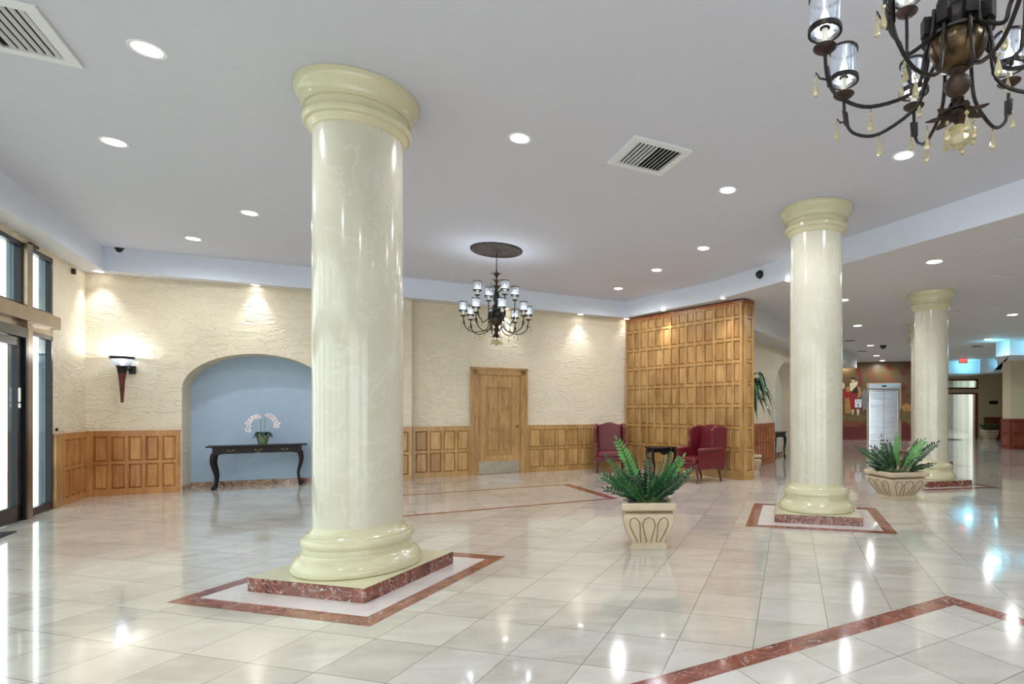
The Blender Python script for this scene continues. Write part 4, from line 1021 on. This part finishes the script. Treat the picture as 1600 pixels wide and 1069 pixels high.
m = MB(); m.lathe([(.135, 2.155), (.15, 2.165), (.155, 2.18), (.15, 2.195), (.135, 2.19), (.135, 2.155)], 24, (0, -.14, 0), cap=False); m.build('bowl_rim', 'bronze', sc_, True)
m = MB(); m.lathe([(.01, 2.06), (.035, 2.08), (.042, 2.11), (.03, 2.14), (.008, 2.155)], 14, (0, -.14, 0)); m.build('bulb', 'bulb', sc_, True)
light('POINT', (0, -.15, 2.19), 11, (.9, .93, 1), .04, parent=sc_)

# ------------------------------------------------------------------ chandeliers
def crystal(m, p, L_=.085):
    x, y, z = p
    m.mat('bronze'); m.tube([(x, y, z), (x, y, z-.02)], .0012, 4)
    m.mat('crystal'); m.lathe([(.002, -.018), (.0075, -.024), (.0075, -.030), (.002, -.036)], 8, p)
    m.lathe([(.002, -.038), (.005, -.05), (.010, -L_+.012), (.0125, -L_), (.010, -L_-.010), (.002, -L_-.015)], 8, p)
def chandelier(label, c, a_lo, a_up, medallion=True):
    t = thing('chandelier', label, 'chandelier', (c[0], c[1], 0), 0, 'bronze candle chandeliers')
    Z = lambda q: EYE+q
    if medallion:
        m = MB(); prof = [(.001, 2.52), (.05, 2.495), (.07, 2.50), (.075, 2.512), (.12, 2.507), (.14, 2.50), (.16, 2.512), (.20, 2.516), (.33, 2.508), (.36, 2.495), (.385, 2.50), (.40, 2.512), (.40, 2.53)]
        m.lathe([(r_, Z(q)) for r_, q in prof], 64, cap=False); m.build('ceiling_medallion', 'medallion', t, True)
    m = MB()
    for k in range(12):
        zc_ = Z(2.49-.035*k-.0)
        if zc_ < Z(2.17): break
        pts = [(.011*math.cos(a*PI/4) if k % 2 else 0, 0 if k % 2 else .011*math.cos(a*PI/4), zc_-.02+.022*math.sin(a*PI/4)) for a in range(9)]
        m.tube(pts, .003, 5)
    m.tube([(0, 0, Z(2.5)), (0, 0, Z(2.15))], .0035, 6)
    m.build('chain', 'bronze', t)
    m = MB(); m.lathe([(.008, Z(2.2)), (.016, Z(2.17)), (.010, Z(2.12)), (.014, Z(2.0)), (.012, Z(1.86)), (.03, Z(1.84)), (.05, Z(1.80)), (.055, Z(1.75)), (.045, Z(1.71)), (.03, Z(1.69)), (.036, Z(1.67)), (.06, Z(1.64)), (.075, Z(1.60)), (.07, Z(1.57)), (.06, Z(1.55)), (.07, Z(1.54))], 20); m.build('stem', 'bronze', t, True)
    m = MB(); m.lathe([(.06, Z(1.545)), (.096, Z(1.54)), (.102, Z(1.53)), (.095, Z(1.52)), (.095, Z(1.47)), (.103, Z(1.462)), (.101, Z(1.452)), (.09, Z(1.45))], 32)
    m.build('hub_band', 'bronze', t, True)
    m = MB(); seg = 48
    rings = [[(r_*(1+.035*abs(math.sin(8*2*PI*j/seg)))*math.cos(2*PI*j/seg), r_*(1+.035*abs(math.sin(8*2*PI*j/seg)))*math.sin(2*PI*j/seg), Z(q)) for j in range(seg)] for r_, q in ((.092, 1.45), (.099, 1.43), (.097, 1.405), (.086, 1.375), (.066, 1.35), (.044, 1.335), (.03, 1.325))]
    m.loft(rings); m.build('fluted_bowl', 'gold', t, True)
    m = MB(); m.lathe([(.03, Z(1.33)), (.035, Z(1.325)), (.02, Z(1.31)), (.026, Z(1.305)), (.045, Z(1.285)), (.048, Z(1.265)), (.04, Z(1.245)), (.02, Z(1.225)), (.024, Z(1.215)), (.014, Z(1.205)), (.02, Z(1.17))], 24); m.build('finial', 'rust', t, True)
    def leaf(m, base, d, L_, w, curl, up):
        d = Vector(d); s_ = Vector((-d.y, d.x, 0)); pr = []
        for i in range(7):
            q = i/6; c = Vector(base)+d*(L_*(q**1.3)*curl)+Vector((0, 0, up*L_*(q if up > 0 else q)-(up*L_*.45*max(0, q-.6)**1.0*2)))
            w_ = w*math.sin(PI*(.15+.8*q))*(1+.25*(i % 2)); pr.append((c-s_*w_, c+Vector((0, 0, .004)), c+s_*w_))
        for p_, q_ in zip(pr[:-1], pr[1:]): m.quad(p_[0], q_[0], q_[1], p_[1]); m.quad(p_[1], q_[1], q_[2], p_[2])
    m = MB()
    for k in range(7): a = 2*PI*k/7; leaf(m, (0, 0, Z(1.22)), (math.cos(a), math.sin(a), 0), .15, .026, .75, -.75)
    m.build('lower_leaves', 'rust', t)
    m = MB()
    for lev, (z_, n_, L_) in enumerate(((2.08, 8, .14), (1.99, 7, .12), (1.88, 8, .15), (1.80, 6, .15))):
        for k in range(n_): a = 2*PI*(k+.5*lev)/n_; leaf(m, (0, 0, Z(z_)), (math.cos(a), math.sin(a), 0), L_, .016, .7, .8)
    m.build('crown_leaves', 'gold', t)
    m = MB(); m.mat('crystal')
    m.lathe([(.003, 1.115+EYE), (.03, 1.105+EYE), (.045, 1.08+EYE), (.046, 1.06+EYE), (.035, 1.035+EYE), (.012, 1.02+EYE)], 12)
    m.mat('bronze'); m.tube([(0, 0, Z(1.17)), (0, 0, Z(1.115))], .002, 5); m.build('crystal_ball', None, t)
    for k in range(7):
        a = 2*PI*k/7; r_ = .105 if k % 2 else .06
        m = MB(); crystal(m, (r_*math.cos(a), r_*math.sin(a), Z(1.135))); m.build('crystal_drop', None, t)
    def arm(ang, R, zlow, zcup, r0, z0, label_):
        ca_, sa = math.cos(ang), math.sin(ang); P = lambda r_, z_, s=0: (r_*ca_-s*sa, r_*sa+s*ca_, Z(z_))
        m = MB(); q = MB()
        pts = []
        ctrl = [(r0, z0), (r0+.012, z0-.10), (r0+.05, zlow+.05), ((r0+R)*.5+.02, zlow), (R-.06, zlow+.045), (R-.012, zlow+.12), (R, zcup-.01)]
        for i in range(len(ctrl)-1):
            p0 = ctrl[max(i-1, 0)]; p1 = ctrl[i]; p2 = ctrl[i+1]; p3 = ctrl[min(i+2, len(ctrl)-1)]
            for k in range(5):
                u_ = k/5
                f = lambda a, b2, c_, d_: .5*((2*b2)+(-a+c_)*u_+(2*a-5*b2+4*c_-d_)*u_*u_+(-a+3*b2-3*c_+d_)*u_**3)
                pts.append(P(f(p0[0], p1[0], p2[0], p3[0]), f(p0[1], p1[1], p2[1], p3[1])))
        pts.append(P(*ctrl[-1])); m.tube(pts, .0075, 7)
        m.tube([P(R-.02, zlow+.12), P(R+.02, zlow+.13), P(R+.035, zlow+.155)], [.006, .004, .002], 5)
        for s in (-1, 1): m.hexa([P(R-.03, zlow+.09, 0), P(R-.02, zlow+.09, .004*s), P(R-.012, zlow+.10, .016*s), P(R-.02, zlow+.10, .012*s), P(R-.02, zlow+.16, 0), P(R-.01, zlow+.16, .004*s), P(R-.002, zlow+.17, .018*s), P(R-.012, zlow+.17, .014*s)])
        # bracket at the hub
        if label_ == 'lower': m.hexa([P(r0-.02, z0-.02, -.02), P(r0+.022, z0-.02, -.02), P(r0+.022, z0-.02, .02), P(r0-.02, z0-.02, .02), P(r0-.02, z0+.045, -.02), P(r0+.022, z0+.045, -.02), P(r0+.022, z0+.045, .02), P(r0-.02, z0+.045, .02)])
        a_ = m.build('arm', 'bronze', t, True, auto=.7)
        C = P(R, zcup)
        m = MB(); m.lathe([(.008, -.012), (.03, -.004), (.046, .008), (.047, .011), (.03, .004), (.012, .004)], 20, C); m.build('drip_cup', 'rust', a_, True)
        m = MB(); m.lathe([(.0125, .0), (.0125, .085)], 12, C); m.build('candle_sleeve', 'candle', a_, True)
        m = MB(); m.lathe([(.012, .085), (.022, .088), (.022, .092), (.01, .094)], 12, C)
        for k in range(3): an = 2*PI*k/3; m.tube([(C[0], C[1], C[2]+.088), (C[0]+.05*math.cos(an), C[1]+.05*math.sin(an), C[2]+.080)], .0018, 4)
        m.build('shade_holder', 'bronze', a_, True)
        m = MB(); m.lathe([(.056, .070), (.067, .070), (.067, .088), (.056, .088), (.056, .070)], 24, C, cap=False); m.build('bottom_ring', 'bronze', a_, True)
        m = MB(); m.lathe([(.056, .208), (.064, .208), (.064, .220), (.056, .220), (.056, .208)], 24, C, cap=False); m.build('top_ring', 'bronze', a_, True)
        m = MB(); m.lathe([(.0585, .085), (.0585, .212)], 24, C, cap=False); m.build('glass_shade', 'shade_glass', a_, True)
        m = MB(); m.lathe([(.006, .094), (.016, .11), (.018, .13), (.010, .155), (.002, .172)], 10, C); m.build('bulb', 'bulb', a_, True)
        light('POINT', (C[0], C[1], C[2]+.14), BULB_W, (.82, .9, 1), .025, parent=t)
        m = MB(); crystal(m, P(R+.036, zlow+.155)); m.build('crystal_drop', None, t)
        m = MB(); crystal(m, P((r0+R)*.5+.02, zlow)); m.build('crystal_drop', None, t)
    for k in range(8): arm(math.radians(a_lo+45*k), .50, 1.21, 1.45, .108, 1.49, 'lower')
    for k in range(4): arm(math.radians(a_up+90*k), .31, 1.36, 1.765, .102, 1.55, 'upper')
    return t
chandelier('bronze chandelier with glass candle shades hanging before the oak door', (-2.36, 8.67), -90+8.7+15.2, -90+23.6+15.2)
chandelier('large near bronze chandelier with dangling crystals at the upper right', (1.215, 2.15), 82, 100)
